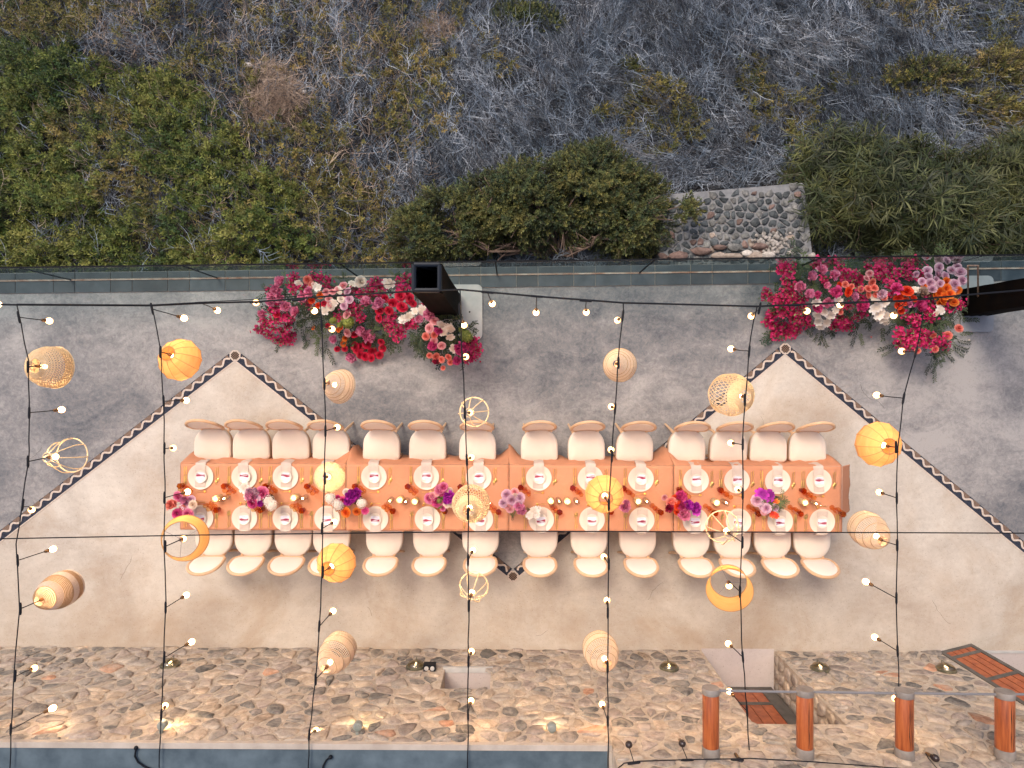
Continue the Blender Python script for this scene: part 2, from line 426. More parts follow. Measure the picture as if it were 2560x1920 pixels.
MT['lf_bush'] = leafmat('mastic_leaf', [(0.035, 0.06, 0.03), (0.075, 0.10, 0.04), (0.14, 0.15, 0.045), (0.22, 0.20, 0.06)], nscale=1.5)
MT['lf_willow'] = leafmat('wattle_leaf', [(0.018, 0.030, 0.012), (0.045, 0.060, 0.019), (0.125, 0.13, 0.042)], nscale=1.0)
MT['lf_grey'] = leafmat('dusty_leaf', [(0.06, 0.065, 0.045), (0.10, 0.10, 0.06), (0.15, 0.13, 0.08)])
MT['twig'] = leafmat('bleached_twig', [(0.068, 0.095, 0.13), (0.18, 0.225, 0.285), (0.44, 0.475, 0.53)], tr=0.0, vary=0.4)
MT['twig_dark'] = leafmat('gap_shade_twig', [(0.02, 0.024, 0.034), (0.045, 0.052, 0.066), (0.085, 0.085, 0.095)], tr=0.0)  # for the low-lying twigs: shade of the gaps put into their colour
MT['twig_tan'] = leafmat('tan_dry_stem', [(0.26, 0.18, 0.13), (0.38, 0.28, 0.21), (0.48, 0.38, 0.30)], tr=0.0)
MT['branch'] = M('bush_bark', (0.10, 0.065, 0.05), (0.20, 0.14, 0.11), 12, 0.9, 0.4, 40)
MT['lf_dec'] = leafmat('dark_arrangement_leaf', [(0.015, 0.035, 0.02), (0.035, 0.06, 0.025), (0.08, 0.11, 0.035)], nscale=4)
MT['lf_fresh'] = leafmat('fresh_leaf', [(0.10, 0.15, 0.05), (0.20, 0.24, 0.09)], nscale=4)
# ------------------------------------------------------------------ mesh helpers
class MB:
    def __init__(s): s.v = []; s.f = []; s.mi = []; s.m = 0; s.sm = True
    def add(s, vs, fs):
        o = len(s.v); s.v.extend([tuple(p) for p in vs]); s.f.extend([tuple(i + o for i in f) for f in fs]); s.mi.extend([s.m] * len(fs))
    def box(s, a, b):
        (x0, y0, z0), (x1, y1, z1) = a, b
        s.add([(x0, y0, z0), (x1, y0, z0), (x1, y1, z0), (x0, y1, z0), (x0, y0, z1), (x1, y0, z1), (x1, y1, z1), (x0, y1, z1)],
              [(3, 2, 1, 0), (4, 5, 6, 7), (0, 1, 5, 4), (1, 2, 6, 5), (2, 3, 7, 6), (3, 0, 4, 7)])
    def prism(s, poly, z0, z1):
        n = len(poly)
        area = sum(poly[i][0] * poly[(i + 1) % n][1] - poly[(i + 1) % n][0] * poly[i][1] for i in range(n))
        if area < 0: poly = poly[::-1]
        vs = [(p[0], p[1], z0) for p in poly] + [(p[0], p[1], z1) for p in poly]
        s.add(vs, [tuple(range(n - 1, -1, -1)), tuple(range(n, 2 * n))] + [(i, (i + 1) % n, (i + 1) % n + n, i + n) for i in range(n)])
    def tube(s, pts, r, n=6, closed=False, caps=True):
        pts = [Vector(p) for p in pts]
        k = len(pts)
        rr = r if isinstance(r, (list, tuple)) else [r] * k
        vs = []; up = None
        for i, p in enumerate(pts):
            if closed: d = pts[(i + 1) % k] - pts[i - 1]
            else: d = pts[min(i + 1, k - 1)] - pts[max(i - 1, 0)]
            if d.length < 1e-9: d = Vector((0, 0, 1))
            d.normalize()
            if up is None:
                up = Vector((0, 0, 1)) if abs(d.z) < 0.9 else Vector((1, 0, 0))
            a = d.cross(up)
            if a.length < 1e-6: a = d.orthogonal()
            a.normalize(); b = a.cross(d).normalized(); up = b
            for j in range(n):
                t = 2 * math.pi * j / n
                vs.append(p + (a * math.cos(t) + b * math.sin(t)) * rr[i])
        fs = []
        for i in range(k if closed else k - 1):
            i2 = (i + 1) % k
            for j in range(n):
                fs.append((i * n + j, i * n + (j + 1) % n, i2 * n + (j + 1) % n, i2 * n + j))
        if caps and not closed:
            fs.append(tuple(range(n - 1, -1, -1))); fs.append(tuple((k - 1) * n + j for j in range(n)))
        s.add(vs, fs)
    def lathe(s, prof, n=24, cx=0, cy=0, rot=0.0, close=True):
        vs = []
        for r, z in prof:
            for j in range(n):
                t = 2 * math.pi * j / n + rot
                vs.append((cx + r * math.cos(t), cy + r * math.sin(t), z))
        fs = []
        for i in range(len(prof) - 1):
            for j in range(n):
                fs.append((i * n + j, i * n + (j + 1) % n, (i + 1) * n + (j + 1) % n, (i + 1) * n + j))
        if close:
            if prof[0][0] > 1e-6: fs.append(tuple(range(n - 1, -1, -1)))
            if prof[-1][0] > 1e-6: fs.append(tuple((len(prof) - 1) * n + j for j in range(n)))
        s.add(vs, fs)
    def ball(s, c, r, n=12, m=8, sz=1.0):
        prof = [(max(1e-5, r * math.sin(math.pi * i / m)), -r * sz * math.cos(math.pi * i / m)) for i in range(m + 1)]
        o = len(s.v); s.lathe(prof, n, close=False)
        for i in range(o, len(s.v)): s.v[i] = (s.v[i][0] + c[0], s.v[i][1] + c[1], s.v[i][2] + c[2])
    def xf(s, mat, start=0):
        for i in range(start, len(s.v)):
            s.v[i] = tuple(mat @ Vector(s.v[i]))
    def mesh(s, name, mats, smooth=None):
        me = bpy.data.meshes.new(name)
        me.from_pydata(s.v, [], s.f)
        if not isinstance(mats, (list, tuple)): mats = [mats]
        for m in mats: me.materials.append(m)
        if len(mats) > 1: me.polygons.foreach_set('material_index', s.mi)
        if s.sm if smooth is None else smooth:
            me.polygons.foreach_set('use_smooth', [True] * len(me.polygons))
            try: me.set_sharp_from_angle(angle=math.radians(40))
            except Exception: pass
        me.update()
        return me
    def obj(s, name, mats, parent=None, loc=(0, 0, 0), smooth=None):
        return place(s.mesh(name, mats, smooth), name, parent, loc)

def place(me, name, parent=None, loc=(0, 0, 0), rot=(0, 0, 0), scl=1.0):
    o = bpy.data.objects.new(name, me); C.objects.link(o)
    o.location = loc; o.rotation_euler = rot
    o.scale = (scl, scl, scl) if isinstance(scl, (int, float)) else scl
    if parent is not None: o.parent = parent
    return o
def tag(o, label, cat=None, group=None):
    o['label'] = label
    if cat: o['category'] = cat
    if group: o['group'] = group
    return o
def thing(name, label, cat, loc=(0, 0, 0), rotz=0.0, group=None):
    o = bpy.data.objects.new(name, None); C.objects.link(o)
    o.empty_display_size = 0.1
    o.location = loc; o.rotation_euler = (0, 0, rotz)
    return tag(o, label, cat, group)
def struct(o): o['kind'] = 'structure'; return o
def stuff(o): o['kind'] = 'stuff'; return o
def copy_tree(o, parent=None, keep=None):
    c = o.copy(); C.objects.link(c)
    if parent is not None:
        c.parent = parent
    for ch in list(o.children): copy_tree(ch, c)
    return c
ORD = ['first', 'second', 'third', 'fourth', 'fifth', 'sixth', 'seventh', 'eighth', 'ninth', 'tenth', 'eleventh', 'twelfth', 'thirteenth', 'fourteenth']

# ------------------------------------------------------------------ scatter by geometry nodes
def scatter(name, pts, rots, scls, picks, sources, parent=None):
    me = bpy.data.meshes.new(name)
    n = len(pts)
    me.vertices.add(n)
    me.vertices.foreach_set('co', np.asarray(pts, dtype=np.float32).ravel())
    a = me.attributes.new('rot', 'FLOAT_VECTOR', 'POINT'); a.data.foreach_set('vector', np.asarray(rots, dtype=np.float32).ravel())
    a = me.attributes.new('scl', 'FLOAT', 'POINT'); a.data.foreach_set('value', np.asarray(scls, dtype=np.float32))
    a = me.attributes.new('pick', 'INT', 'POINT'); a.data.foreach_set('value', np.asarray(picks, dtype=np.int32))
    me.update()
    o = bpy.data.objects.new(name, me); C.objects.link(o)
    if parent is not None: o.parent = parent
    g = bpy.data.node_groups.new(name + '_scatter', 'GeometryNodeTree')
    g.interface.new_socket('Geometry', in_out='INPUT', socket_type='NodeSocketGeometry')
    g.interface.new_socket('Geometry', in_out='OUTPUT', socket_type='NodeSocketGeometry')
    gi = g.nodes.new('NodeGroupInput'); go = g.nodes.new('NodeGroupOutput')
    def attr(nm, ty):
        k = g.nodes.new('GeometryNodeInputNamedAttribute'); k.data_type = ty; k.inputs[0].default_value = nm
        return [s for s in k.outputs if s.enabled][0]
    ar = attr('rot', 'FLOAT_VECTOR'); asx = attr('scl', 'FLOAT'); ap = attr('pick', 'INT')
    er = g.nodes.new('FunctionNodeEulerToRotation'); g.links.new(ar, er.inputs[0])
    j = g.nodes.new('GeometryNodeJoinGeometry')
    for k, src in enumerate(sources):
        oi = g.nodes.new('GeometryNodeObjectInfo'); oi.inputs['Object'].default_value = src; oi.inputs['As Instance'].default_value = True
        cmp_ = g.nodes.new('FunctionNodeCompare'); cmp_.data_type = 'INT'; cmp_.operation = 'EQUAL'
        ins = [s for s in cmp_.inputs if s.enabled]
        g.links.new(ap, ins[0]); ins[1].default_value = k
        ip = g.nodes.new('GeometryNodeInstanceOnPoints')
        g.links.new(gi.outputs[0], ip.inputs['Points']); g.links.new(cmp_.outputs[0], ip.inputs['Selection'])
        g.links.new(oi.outputs['Geometry'], ip.inputs['Instance']); g.links.new(er.outputs[0], ip.inputs['Rotation'])
        g.links.new(asx, ip.inputs['Scale'])
        g.links.new(ip.outputs[0], j.inputs[0])
    g.links.new(j.outputs[0], go.inputs[0])
    md = o.modifiers.new('scatter', 'NODES'); md.node_group = g
    return o
def source(mb, name, mats, smooth=False):
    return bpy.data.objects.new(name, mb.mesh(name, mats, smooth))   # never linked: only an instance source

def leaf(mb, p, d, up, L, W, bend=0.2):
    """a small folded leaf: two quads"""
    d = Vector(d).normalized(); s = d.cross(Vector(up))
    if s.length < 1e-4: s = d.orthogonal()
    s.normalize(); n = s.cross(d).normalized()
    a = Vector(p); m = a + d * L * 0.5 + n * bend * L * 0.3; e = a + d * L - n * bend * L * 0.2
    mb.add([a, m + s * W * .5 + n * W * .12, e, m - s * W * .5 + n * W * .12, m], [(0, 1, 4), (1, 2, 4), (2, 3, 4), (3, 0, 4)])
def sprig(seed, L=0.16, nl=14, ll=0.055, lw=0.02, mat='lf_green', stem='twig_tan', spread=1.0):
    r = random.Random(seed); mb = MB(); mb.m = 1
    ax = [Vector((0, 0, 0))]
    cur = Vector((r.uniform(-.2, .2), r.uniform(-.2, .2), 1))
    for i in range(4): ax.append(ax[-1] + (cur + Vector((r.uniform(-.3, .3), r.uniform(-.3, .3), 0))).normalized() * L / 4)
    mb.tube(ax, [0.003, .0028, .0024, .002, .001], 3, caps=False)
    mb.m = 0
    for i in range(nl):
        t = (i + 1) / nl
        k = min(3, int(t * 3.999)); f = t * 4 - k
        p = ax[k].lerp(ax[k + 1], min(1, f))
        az = i * 2.4 + r.uniform(-.4, .4)
        el = 0.35 + 0.6 * t + r.uniform(-.25, .25)
        d = Vector((math.cos(az) * math.cos(el) * spread, math.sin(az) * math.cos(el) * spread, math.sin(el)))
        leaf(mb, p, d, (0, 0, 1), ll * r.uniform(.7, 1.2), lw * r.uniform(.8, 1.2))
    return source(mb, 'leaf_sprig', [MT[mat], MT[stem]])
def twig(seed, L=0.5, nb=5, rad=0.0055, mat='twig', wob=0.5):
    r = random.Random(seed); mb = MB()
    def grow(p, d, l, rd, depth):
        pts = [Vector(p)]; rs = [rd]
        segs = 5
        for i in range(segs):
            d = (d + Vector((r.gauss(0, wob), r.gauss(0, wob), r.gauss(0, wob * .35))) * .35).normalized()
            pts.append(pts[-1] + d * l / segs); rs.append(rd * (1 - .11 * (i + 1)))
        mb.tube(pts, rs, 3, caps=False)
        if depth > 0:
            for i in range(nb if depth == 1 else 3):
                k = r.randint(1, segs)
                side = Vector((r.uniform(-1, 1), r.uniform(-1, 1), r.uniform(-.1, .5)))
                grow(pts[k], (d + side * .8).normalized(), l * r.uniform(.35, .6), rd * .7, depth - 1)
    grow((0, 0, 0), Vector((0, 1, 0.15)).normalized(), L, rad, 1)
    return source(mb, 'dry_twig', [MT[mat]])
# ================================================================== THE HILL
def tz(x, y):
    """height of the hillside"""
    z = -1.25 - 0.40 * max(0.0, y - 1.7)
    z += 0.30 * noise.noise(Vector((x * 0.35, y * 0.45, 3.1))) + 0.12 * noise.noise(Vector((x * 1.1, y * 1.1, 7.7)))
    g = (x - 2.3 - 0.1 * (y - 4)) / 0.55           # a gully running down the slope
    z -= 0.35 * math.exp(-g * g) * min(1, max(0, (y - 3.2) / 1.2))
    g2 = (x + 4.6 + 0.35 * (y - 4)) / 1.6
    z += 0.35 * math.exp(-g2 * g2)
    return z
def px(x, y, z):
    k = FPX / (CAMZ - z)
    return 1280 + x * k, 960 - y * k
def ground_at(u, v):
    z = -2.0
    for _ in range(12):
        p = P(u, v, z); z = tz(p.x, p.y)
    p = P(u, v, z); return Vector((p.x, p.y, tz(p.x, p.y)))
nx, ny = 150, 90
def spread(t_, a, b_): return a * t_ + (b_ - a) * t_ ** 7
xs = [spread(2 * i / nx - 1, 15, 140) for i in range(nx + 1)]
ys = [1.35 + spread(j / ny, 12.5, 150) for j in range(ny + 1)]
mb = MB()
mb.add([(x, y, tz(x, y)) for y in ys for x in xs], [(j * (nx + 1) + i, j * (nx + 1) + i + 1, (j + 1) * (nx + 1) + i + 1, (j + 1) * (nx + 1) + i) for j in range(ny) for i in range(nx)])
struct(tag(mb.obj('hillside', MT['soil']), 'dark soil slope falling away beyond the glass balustrade'))

def inpoly(u, v, poly):
    c = False; n = len(poly); j = n - 1
    for i in range(n):
        a, b = poly[i], poly[j]
        if (a[1] > v) != (b[1] > v) and u < (b[0] - a[0]) * (v - a[1]) / (b[1] - a[1]) + a[0]: c = not c
        j = i
    return c
def nz(x, y, s, o=0.0): return noise.noise(Vector((x * s + o, y * s - o, o)))
LUSH = [(-300, -200), (120, -120), (300, 20), (215, 95), (150, 150), (300, 175), (470, 200), (590, 330), (640, 420), (800, 470), (890, 500), (900, 700), (-300, 700)]
LUSH2 = [(-300, -60), (300, -60), (240, 60), (80, 130), (-300, 170)]
OLIVE = [(180, -200), (1130, -200), (1200, 100), (1090, 330), (1030, 420), (1010, 520), (1000, 700), (600, 700), (560, 300), (330, 150)]
PATCH = [  # loose olive runners lying in the dry twigs (u, v, ru, rv, angle, density)
    (1620, 250, 75, 55, 0.2, 1.0), (1545, 290, 70, 22, 0.1, .8), (1660, 330, 95, 28, -0.1, .9), (1700, 290, 40, 40, 0, .8), (1640, 385, 60, 20, 0.5, .8), (1590, 330, 60, 25, .3, .8),
    (1868, 215, 32, 55, 0, 1.0), (1905, 275, 38, 62, -0.5, .9), (1985, 310, 42, 60, -0.2, .7), (1880, 320, 22, 55, -.5, .6), (2010, 360, 45, 40, 0, .5),
    (2075, 215, 85, 24, -0.15, .6), (1225, 140, 28, 55, 0.2, .6), (1265, 190, 30, 30, 0, .5), (1060, 330, 28, 55, 0.0, .7), (1075, 180, 40, 100, 0.2, .5),
    (900, 520, 100, 90, 0, .6), (2330, 60, 120, 40, 0, .4), (2480, 60, 60, 90, 0, .6), (2230, 20, 80, 30, 0, .6), (1420, 520, 30, 20, 0, .5), (1985, 440, 30, 40, 0, .6),
]
def wet(u, v, x, y):
    """how much living leaf grows here, and of which kind (0 lush, 1 olive)"""
    n = nz(x, y, 0.55, 5) + 0.6 * nz(x, y, 1.7, 9)
    if inpoly(u + 60 * n, v + 50 * n, LUSH) or inpoly(u + 40 * n, v + 30 * n, LUSH2):
        return 1.0 if nz(x, y, 2.2, 2) > -0.42 else 0.25, (1 if n > 0.30 or (v < 120) else 0)
    if inpoly(u + 60 * n, v + 50 * n, OLIVE):
        w = 0.42 + 1.3 * nz(x, y, 0.9, 14) + 0.7 * nz(x, y, 2.6, 4)
        if v > 470: w += .35
        return max(0.03, min(0.9, w)), 1
    w = 0
    for (a, b_, ru, rv, an, dn) in PATCH:
        du, dv = u - a, v - b_
        c, s = math.cos(an), math.sin(an)
        q = ((du * c - dv * s) / ru) ** 2 + ((du * s + dv * c) / rv) ** 2
        if q < 1 + 0.9 * nz(x, y, 3.5, 20): w = max(w, dn)
    return w, 1
# the cobbled pad keeps a clear place in the scatter
PADPX = [(1640, 488), (2012, 455), (2036, 700), (1640, 700)]
def clearpad(u, v): return inpoly(u, v, PADPX)
twA = [twig(s, 0.40, 6, 0.0042, 'twig', 0.8) for s in (1, 2, 3, 4, 5, 6)]
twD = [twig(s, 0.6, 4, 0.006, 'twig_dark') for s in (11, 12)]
twT = [twig(s, 0.45, 5, 0.004, 'twig_tan', 0.8) for s in (21, 22, 23)]
spG = [sprig(s, 0.17, 15, 0.060, 0.019, 'lf_green', 'branch') for s in (31, 32, 33)]
spO = [sprig(s, 0.17, 13, 0.065, 0.019, 'lf_olive', 'twig_tan') for s in (41, 42, 43)]
rs = random.Random(99)
def flow(x, y, u, v):
    """lie of the dead branches: mostly down the slope, swirling near the pad"""
    a = math.pi / 2 + 0.75 * nz(x, y, 0.35, 31) + 0.5 * nz(x, y, 1.2, 33)
    if u < 1700: a += 0.45 * (1 - u / 1700)
    if v > 400 and 1600 < u < 2050: a = 0.35 + 0.6 * nz(x, y, 1.5, 8)
    if u > 2000: a += 0.7 * (u - 2000) / 560
    return a
P1, R1, S1_, K1 = [], [], [], []
for _ in range(72000):
    x = rs.uniform(-12, 12); y = rs.uniform(1.6, 11.5)
    z = tz(x, y); u, v = px(x, y, z)
    if v < -300 or u < -260 or u > 2820 or clearpad(u, v): continue
    w, kd = wet(u, v, x, y)
    if kd == 0 and w > .5 and rs.random() < 0.93: continue
    if kd == 1 and rs.random() < w * 0.62: continue
    if u < 1000 and rs.random() < 0.25: continue
    a = flow(x, y, u, v) + rs.gauss(0, 0.27)
    if rs.random() < 0.07: a += rs.uniform(-1.6, 1.6)
    if rs.random() < 0.5: a += math.pi
    up = rs.random()
    tilt = -0.38 * math.sin(a) + rs.uniform(-0.05, 0.28)
    P1.append((x, y, z + 0.02 + 0.20 * up)); R1.append((tilt, rs.uniform(-.4, .4), a - math.pi / 2))
    S1_.append(rs.uniform(0.75, 1.35))
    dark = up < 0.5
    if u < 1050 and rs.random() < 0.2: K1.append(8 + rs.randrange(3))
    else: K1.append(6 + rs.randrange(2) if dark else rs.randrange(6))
stuff(tag(scatter('dry_undergrowth', P1, R1, S1_, K1, twA + twD + twT), 'bleached grey tangle of dead branches covering the hillside'))
def carpet(name, label, kind, srcs, n, ext, h, smin=.7, smax=1.4):
    pp, rr, ss, kk = [], [], [], []
    for _ in range(n):
        x = rs.uniform(*ext[0]); y = rs.uniform(*ext[1])
        z = tz(x, y); u, v = px(x, y, z)
        if v < -150 or u < -170 or u > 2730 or clearpad(u, v): continue
        w, kd = wet(u, v, x, y)
        if kd != kind or rs.random() > w: continue
        hump = 0.10 + h * max(0, nz(x, y, 1.9, 50) + 0.35) + 0.9 * h * max(0, nz(x, y, 4.2, 51)) + (.10 if kind else 0)
        ti = abs(rs.gauss(0, 0.55)); az = rs.uniform(0, 6.28)
        pp.append((x, y, z + hump * rs.uniform(.45, 1))); rr.append((ti, 0, az)); ss.append(rs.uniform(smin, smax)); kk.append(rs.randrange(len(srcs)))
    return stuff(tag(scatter(name, pp, rr, ss, kk, srcs), label))
carpet('green_ground_cover', 'lush green leafy ground cover on the left of the slope', 0, spG, 34000, ((-11, -1), (1.6, 9.5)), 0.30)
carpet('olive_ground_cover', 'yellow olive creepers sprawling over the dead branches', 1, spO, 40000, ((-11, 11), (1.6, 9.5)), 0.16, .6, 1.25)

# ---- bushes
def trackrot(d, r):
    q = Vector(d).normalized().to_track_quat('Z', 'Y')
    e = (q.to_matrix() @ Matrix.Rotation(r, 3, 'Z')).to_euler()
    return (e.x, e.y, e.z)
def bush(name, label, cat, blobs, srcs, n, group=None, branches=6, br_r=0.02, up=0.35, scl=(.7, 1.3), mat='branch', shell=0.55, brz=None, seed=1, holes=0.0, foot=None, fz=0.0):
    r = random.Random(seed)
    c0 = foot or blobs[0][0]
    gx, gy = c0.x, c0.y
    base = Vector((gx, gy, tz(gx, gy) + fz))
    root = thing(name, label, cat, base, 0, group)
    pp, rr, ss, kk = [], [], [], []
    tot = sum(b[1] * b[2] for b in blobs)
    for (c, rx, ry, rz) in blobs:
        for _ in range(int(n * rx * ry / tot)):
            d = Vector((r.gauss(0, 1), r.gauss(0, 1), r.gauss(0, 1))); d.normalize()
            if d.z < -0.35: d.z = -d.z
            f = shell + (1 - shell) * r.random() ** 0.6
            lump = 1 + 0.34 * noise.noise(Vector((d.x * 2.6 + c.x, d.y * 2.6 + c.y, d.z * 2.6)))
            q = Vector((c.x + d.x * rx * f * lump, c.y + d.y * ry * f * lump, c.z + d.z * rz * f * lump))
            if holes and noise.noise(q * 2.6 + Vector((3, 3, 3))) < -0.45 + holes: continue
            if q.z < tz(q.x, q.y) + .02: q.z = tz(q.x, q.y) + .05
            dd = Vector((d.x / rx, d.y / ry, d.z / rz)).normalized() + Vector((0, 0, up)) + Vector((r.gauss(0, .35), r.gauss(0, .35), r.gauss(0, .3)))
            pp.append(q - base); rr.append(trackrot(dd, r.uniform(0, 6.28))); ss.append(r.uniform(*scl)); kk.append(r.randrange(len(srcs)))
    stuff(scatter('crown', pp, rr, ss, kk, srcs, root))
    mb = MB()
    for i in range(branches):
        c, rx, ry, rz = blobs[i % len(blobs)]
        e = Vector((c.x + r.uniform(-.7, .7) * rx, c.y + r.uniform(-.7, .7) * ry, c.z + rz * r.uniform(.1, .7))) - base
        pts = [Vector((0, 0, -.1))]
        for k in range(1, 7):
            f = k / 6
            pts.append(e * f + Vector((r.uniform(-.12, .12), r.uniform(-.12, .12), 0.12 * math.sin(f * 3.1) + r.uniform(-.05, .05))))
        mb.tube(pts, [br_r * (1 - .12 * k) for k in range(7)], 5)
        for j in range(4):
            k = r.randint(2, 5); q = pts[k]
            dv = Vector((r.uniform(-1, 1), r.uniform(-1, 1), r.uniform(0, .7))) * .45 * min(rx, .8)
            mb.tube([q, q + dv * .5 + Vector((0, 0, .04)), q + dv], [br_r * .5, br_r * .4, br_r * .2], 4)
    mb.obj('trunk', MT[mat], root)
    return root
spB = [sprig(s, 0.13, 16, 0.042, 0.015, 'lf_bush', 'branch') for s in (51, 52, 53)]
def willow(seed):
    r = random.Random(seed); mb = MB(); mb.m = 1
    ax = [Vector((0, 0, 0))]; d = Vector((r.uniform(-.4, .4), r.uniform(-.4, .4), 1)).normalized()
    for i in range(5):
        d = (d + Vector((r.uniform(-.3, .3), r.uniform(-.3, .3), -.12))).normalized(); ax.append(ax[-1] + d * .09)
    mb.tube(ax, [.005, .0045, .004, .003, .002, .001], 3, caps=False); mb.m = 0
    for i in range(22):
        k = r.randint(0, 4); p = ax[k].lerp(ax[k + 1], r.random())
        az = i * 2.4 + r.uniform(-.4, .4); L = r.uniform(.13, .24); w = r.uniform(.0045, .0085)
        dd = Vector((math.cos(az), math.sin(az), r.uniform(.2, 1.0))).normalized(); cv = Vector((r.uniform(-.9, .9), r.uniform(-.9, .9), -.8))
        s = dd.cross(Vector((0, 0, 1))).normalized()
        prev = p; vs = [p]; dcur = dd.copy(); q = p.copy(); pts = []
        for f in range(4):
            q = q + dcur * L / 4; dcur = (dcur + cv * .22).normalized(); pts.append(q.copy())
        ws = [w, w * 1.1, w * .7, 0.0008]
        vv = [p]; fs = []
        for f in range(4): vv += [pts[f] + s * ws[f], pts[f] - s * ws[f]]
        fs = [(0, 1, 2), (1, 3, 4, 2), (3, 5, 6, 4), (5, 7, 8, 6)]
        mb.add(vv, fs)
    return source(mb, 'willow_sprig', [MT['lf_willow'], MT['branch']])
spW = [willow(s) for s in (61, 62, 63)]
spX = [sprig(s, 0.12, 12, 0.035, 0.010, 'lf_grey', 'twig_tan') for s in (71, 72)]
twF = [twig(s, 0.30, 6, 0.0028, 'twig_tan', 1.1) for s in (81, 82, 83)]
def at(u, v, z): return P(u, v, z)
bush('mastic_bush', 'large dark green bush with bare branches, growing against the glass behind the black tower', 'bush',
     [(at(1330, 520, -1.0), .95, .62, .6), (at(1490, 480, -1.0), .78, .62, .6), (at(1570, 545, -1.0), .62, .62, .55), (at(1150, 560, -1.1), .75, .5, .5), (at(1060, 595, -1.1), .5, .42, .42),
      (at(1250, 500, -1.1), .6, .35, .35), (at(1470, 425, -1.1), .45, .3, .35), (at(1700, 530, -.55), .22, .18, .16)], spB, 15000, None, 22, 0.024, .35, (.7, 1.3), seed=3, holes=.24, foot=P(1395, 640, -1.3), fz=.25)
bush('wattle_bush', 'sprawling feathery bush with long curved leaves at the right of the cobbled pad', 'bush',
     [(at(2150, 490, -1.1), .75, .40, .5), (at(2330, 530, -1.0), .95, .46, .5), (at(2500, 510, -1.1), .8, .50, .5), (at(2440, 600, -.9), .95, .32, .45), (at(2090, 440, -1.3), .5, .4, .4),
      (at(2660, 520, -1.2), .7, .7, .55), (at(2560, 440, -1.5), .6, .3, .3), (at(2040, 540, -1.3), .25, .4, .3), (at(2250, 460, -1.3), .7, .3, .3), (at(2250, 600, -1.2), .6, .22, .22)], spW, 5200, None, 12, 0.02, .2, (.75, 1.25), seed=5, holes=.20)
bush('tumbleweed', 'round tan ball of dry stems among the green ground cover', 'dry bush',
     [(ground_at(700, 285) + Vector((0, 0, .12)), .50, .52, .32), (ground_at(680, 215) + Vector((0, 0, .1)), .3, .3, .2)], twF, 1500, None, 5, .010, .2, (.6, 1.2), 'twig', seed=8, shell=.3)
bush('rosemary_bush', 'low dark green bush lying in the grey branches near the top edge', 'bush',
     [(ground_at(1300, 62) + Vector((0, 0, .1)), .62, .26, .22), (ground_at(1375, 80) + Vector((0, 0, .08)), .3, .16, .14)], spB, 1300, None, 4, .01, seed=9)
bush('seedling_bush', 'small dark green tuft beside the big olive creeper patch', 'bush',
     [(ground_at(1565, 185) + Vector((0, 0, .06)), .26, .15, .12)], spB, 260, None, 2, .008, seed=10)
bush('dusty_shrub', 'brown green shrub at the right edge above the feathery bush', 'shrub',
     [(ground_at(2310, 215) + Vector((0, 0, .1)), .75, .34, .25), (ground_at(2480, 200) + Vector((0, 0, .12)), .62, .4, .28), (ground_at(2530, 330) + Vector((0, 0, .1)), .6, .5, .26), (ground_at(2440, 290) + Vector((0, 0, .1)), .5, .3, .22)], spX + spO[:1], 4200, None, 8, .01, seed=11)
bush('heather_shrub', 'small brownish dry shrub among creepers near the top', 'shrub',
     [(ground_at(1100, 95) + Vector((0, 0, .1)), .38, .24, .2)], twF, 420, None, 2, .008, mat='twig', seed=12, shell=.3)
for (u, v, s, lab) in ((636, 182, .075, 'pale rock lying in the leaves above the dry tan bush'), (772, 247, .05, 'white stone to the right of the dry tan bush'), (2286, 14, .06, 'pale stone at the top edge of the slope on the right')):
    g = ground_at(u, v); mb = MB(); mb.ball((0, 0, 0), s, 9, 6, .6)
    mb.v = [(x * (1 + .3 * noise.noise(Vector((x * 20, y * 20, z * 20 + u)))), y * .7, z) for x, y, z in mb.v]
    tag(mb.obj('rock', MT['c_white'], None, g + Vector((0, 0, .28))), lab, 'rock')

# ================================================================== TERRACE FLOOR
def line(u, a, b): return a + b * u
slab_out = [P(u, line(u, 683, -.0125)) for u in (-700, 3200)]
ti = [(u, line(u, 735, -.0128)) for u in (-700, 3200)]
mb = MB()
y_out = slab_out
mb.prism([(-10.7, -3.2 - 4.6), (10.6, -3.2 - 4.6), (slab_out[1].x, slab_out[1].y), (slab_out[0].x, slab_out[0].y)], -2.4, 0.0)
tf = struct(tag(mb.obj('terrace_floor', MT['grey_floor'], smooth=False), 'grey trowelled plaster terrace floor'))
def fp(u, v): p = P(u, v); return (p.x, p.y)
zig = [(-760, 1340 + 760 * .773 + 0), (588.5, 886), (1282.5, 1437), (1962, 870), (3300, 870 + 1338 * .833)]
wallv = lambda u: 1616 + .006 * u
mb = MB()
poly = [fp(*p) for p in zig] + [(10.5, -7.75), (-10.6, -7.75)]
mb.prism(poly, 0.0005, 0.004)
struct(tag(mb.obj('cream_floor', MT['cream_floor'], smooth=False), 'cream plaster floor with a zigzag edge'))
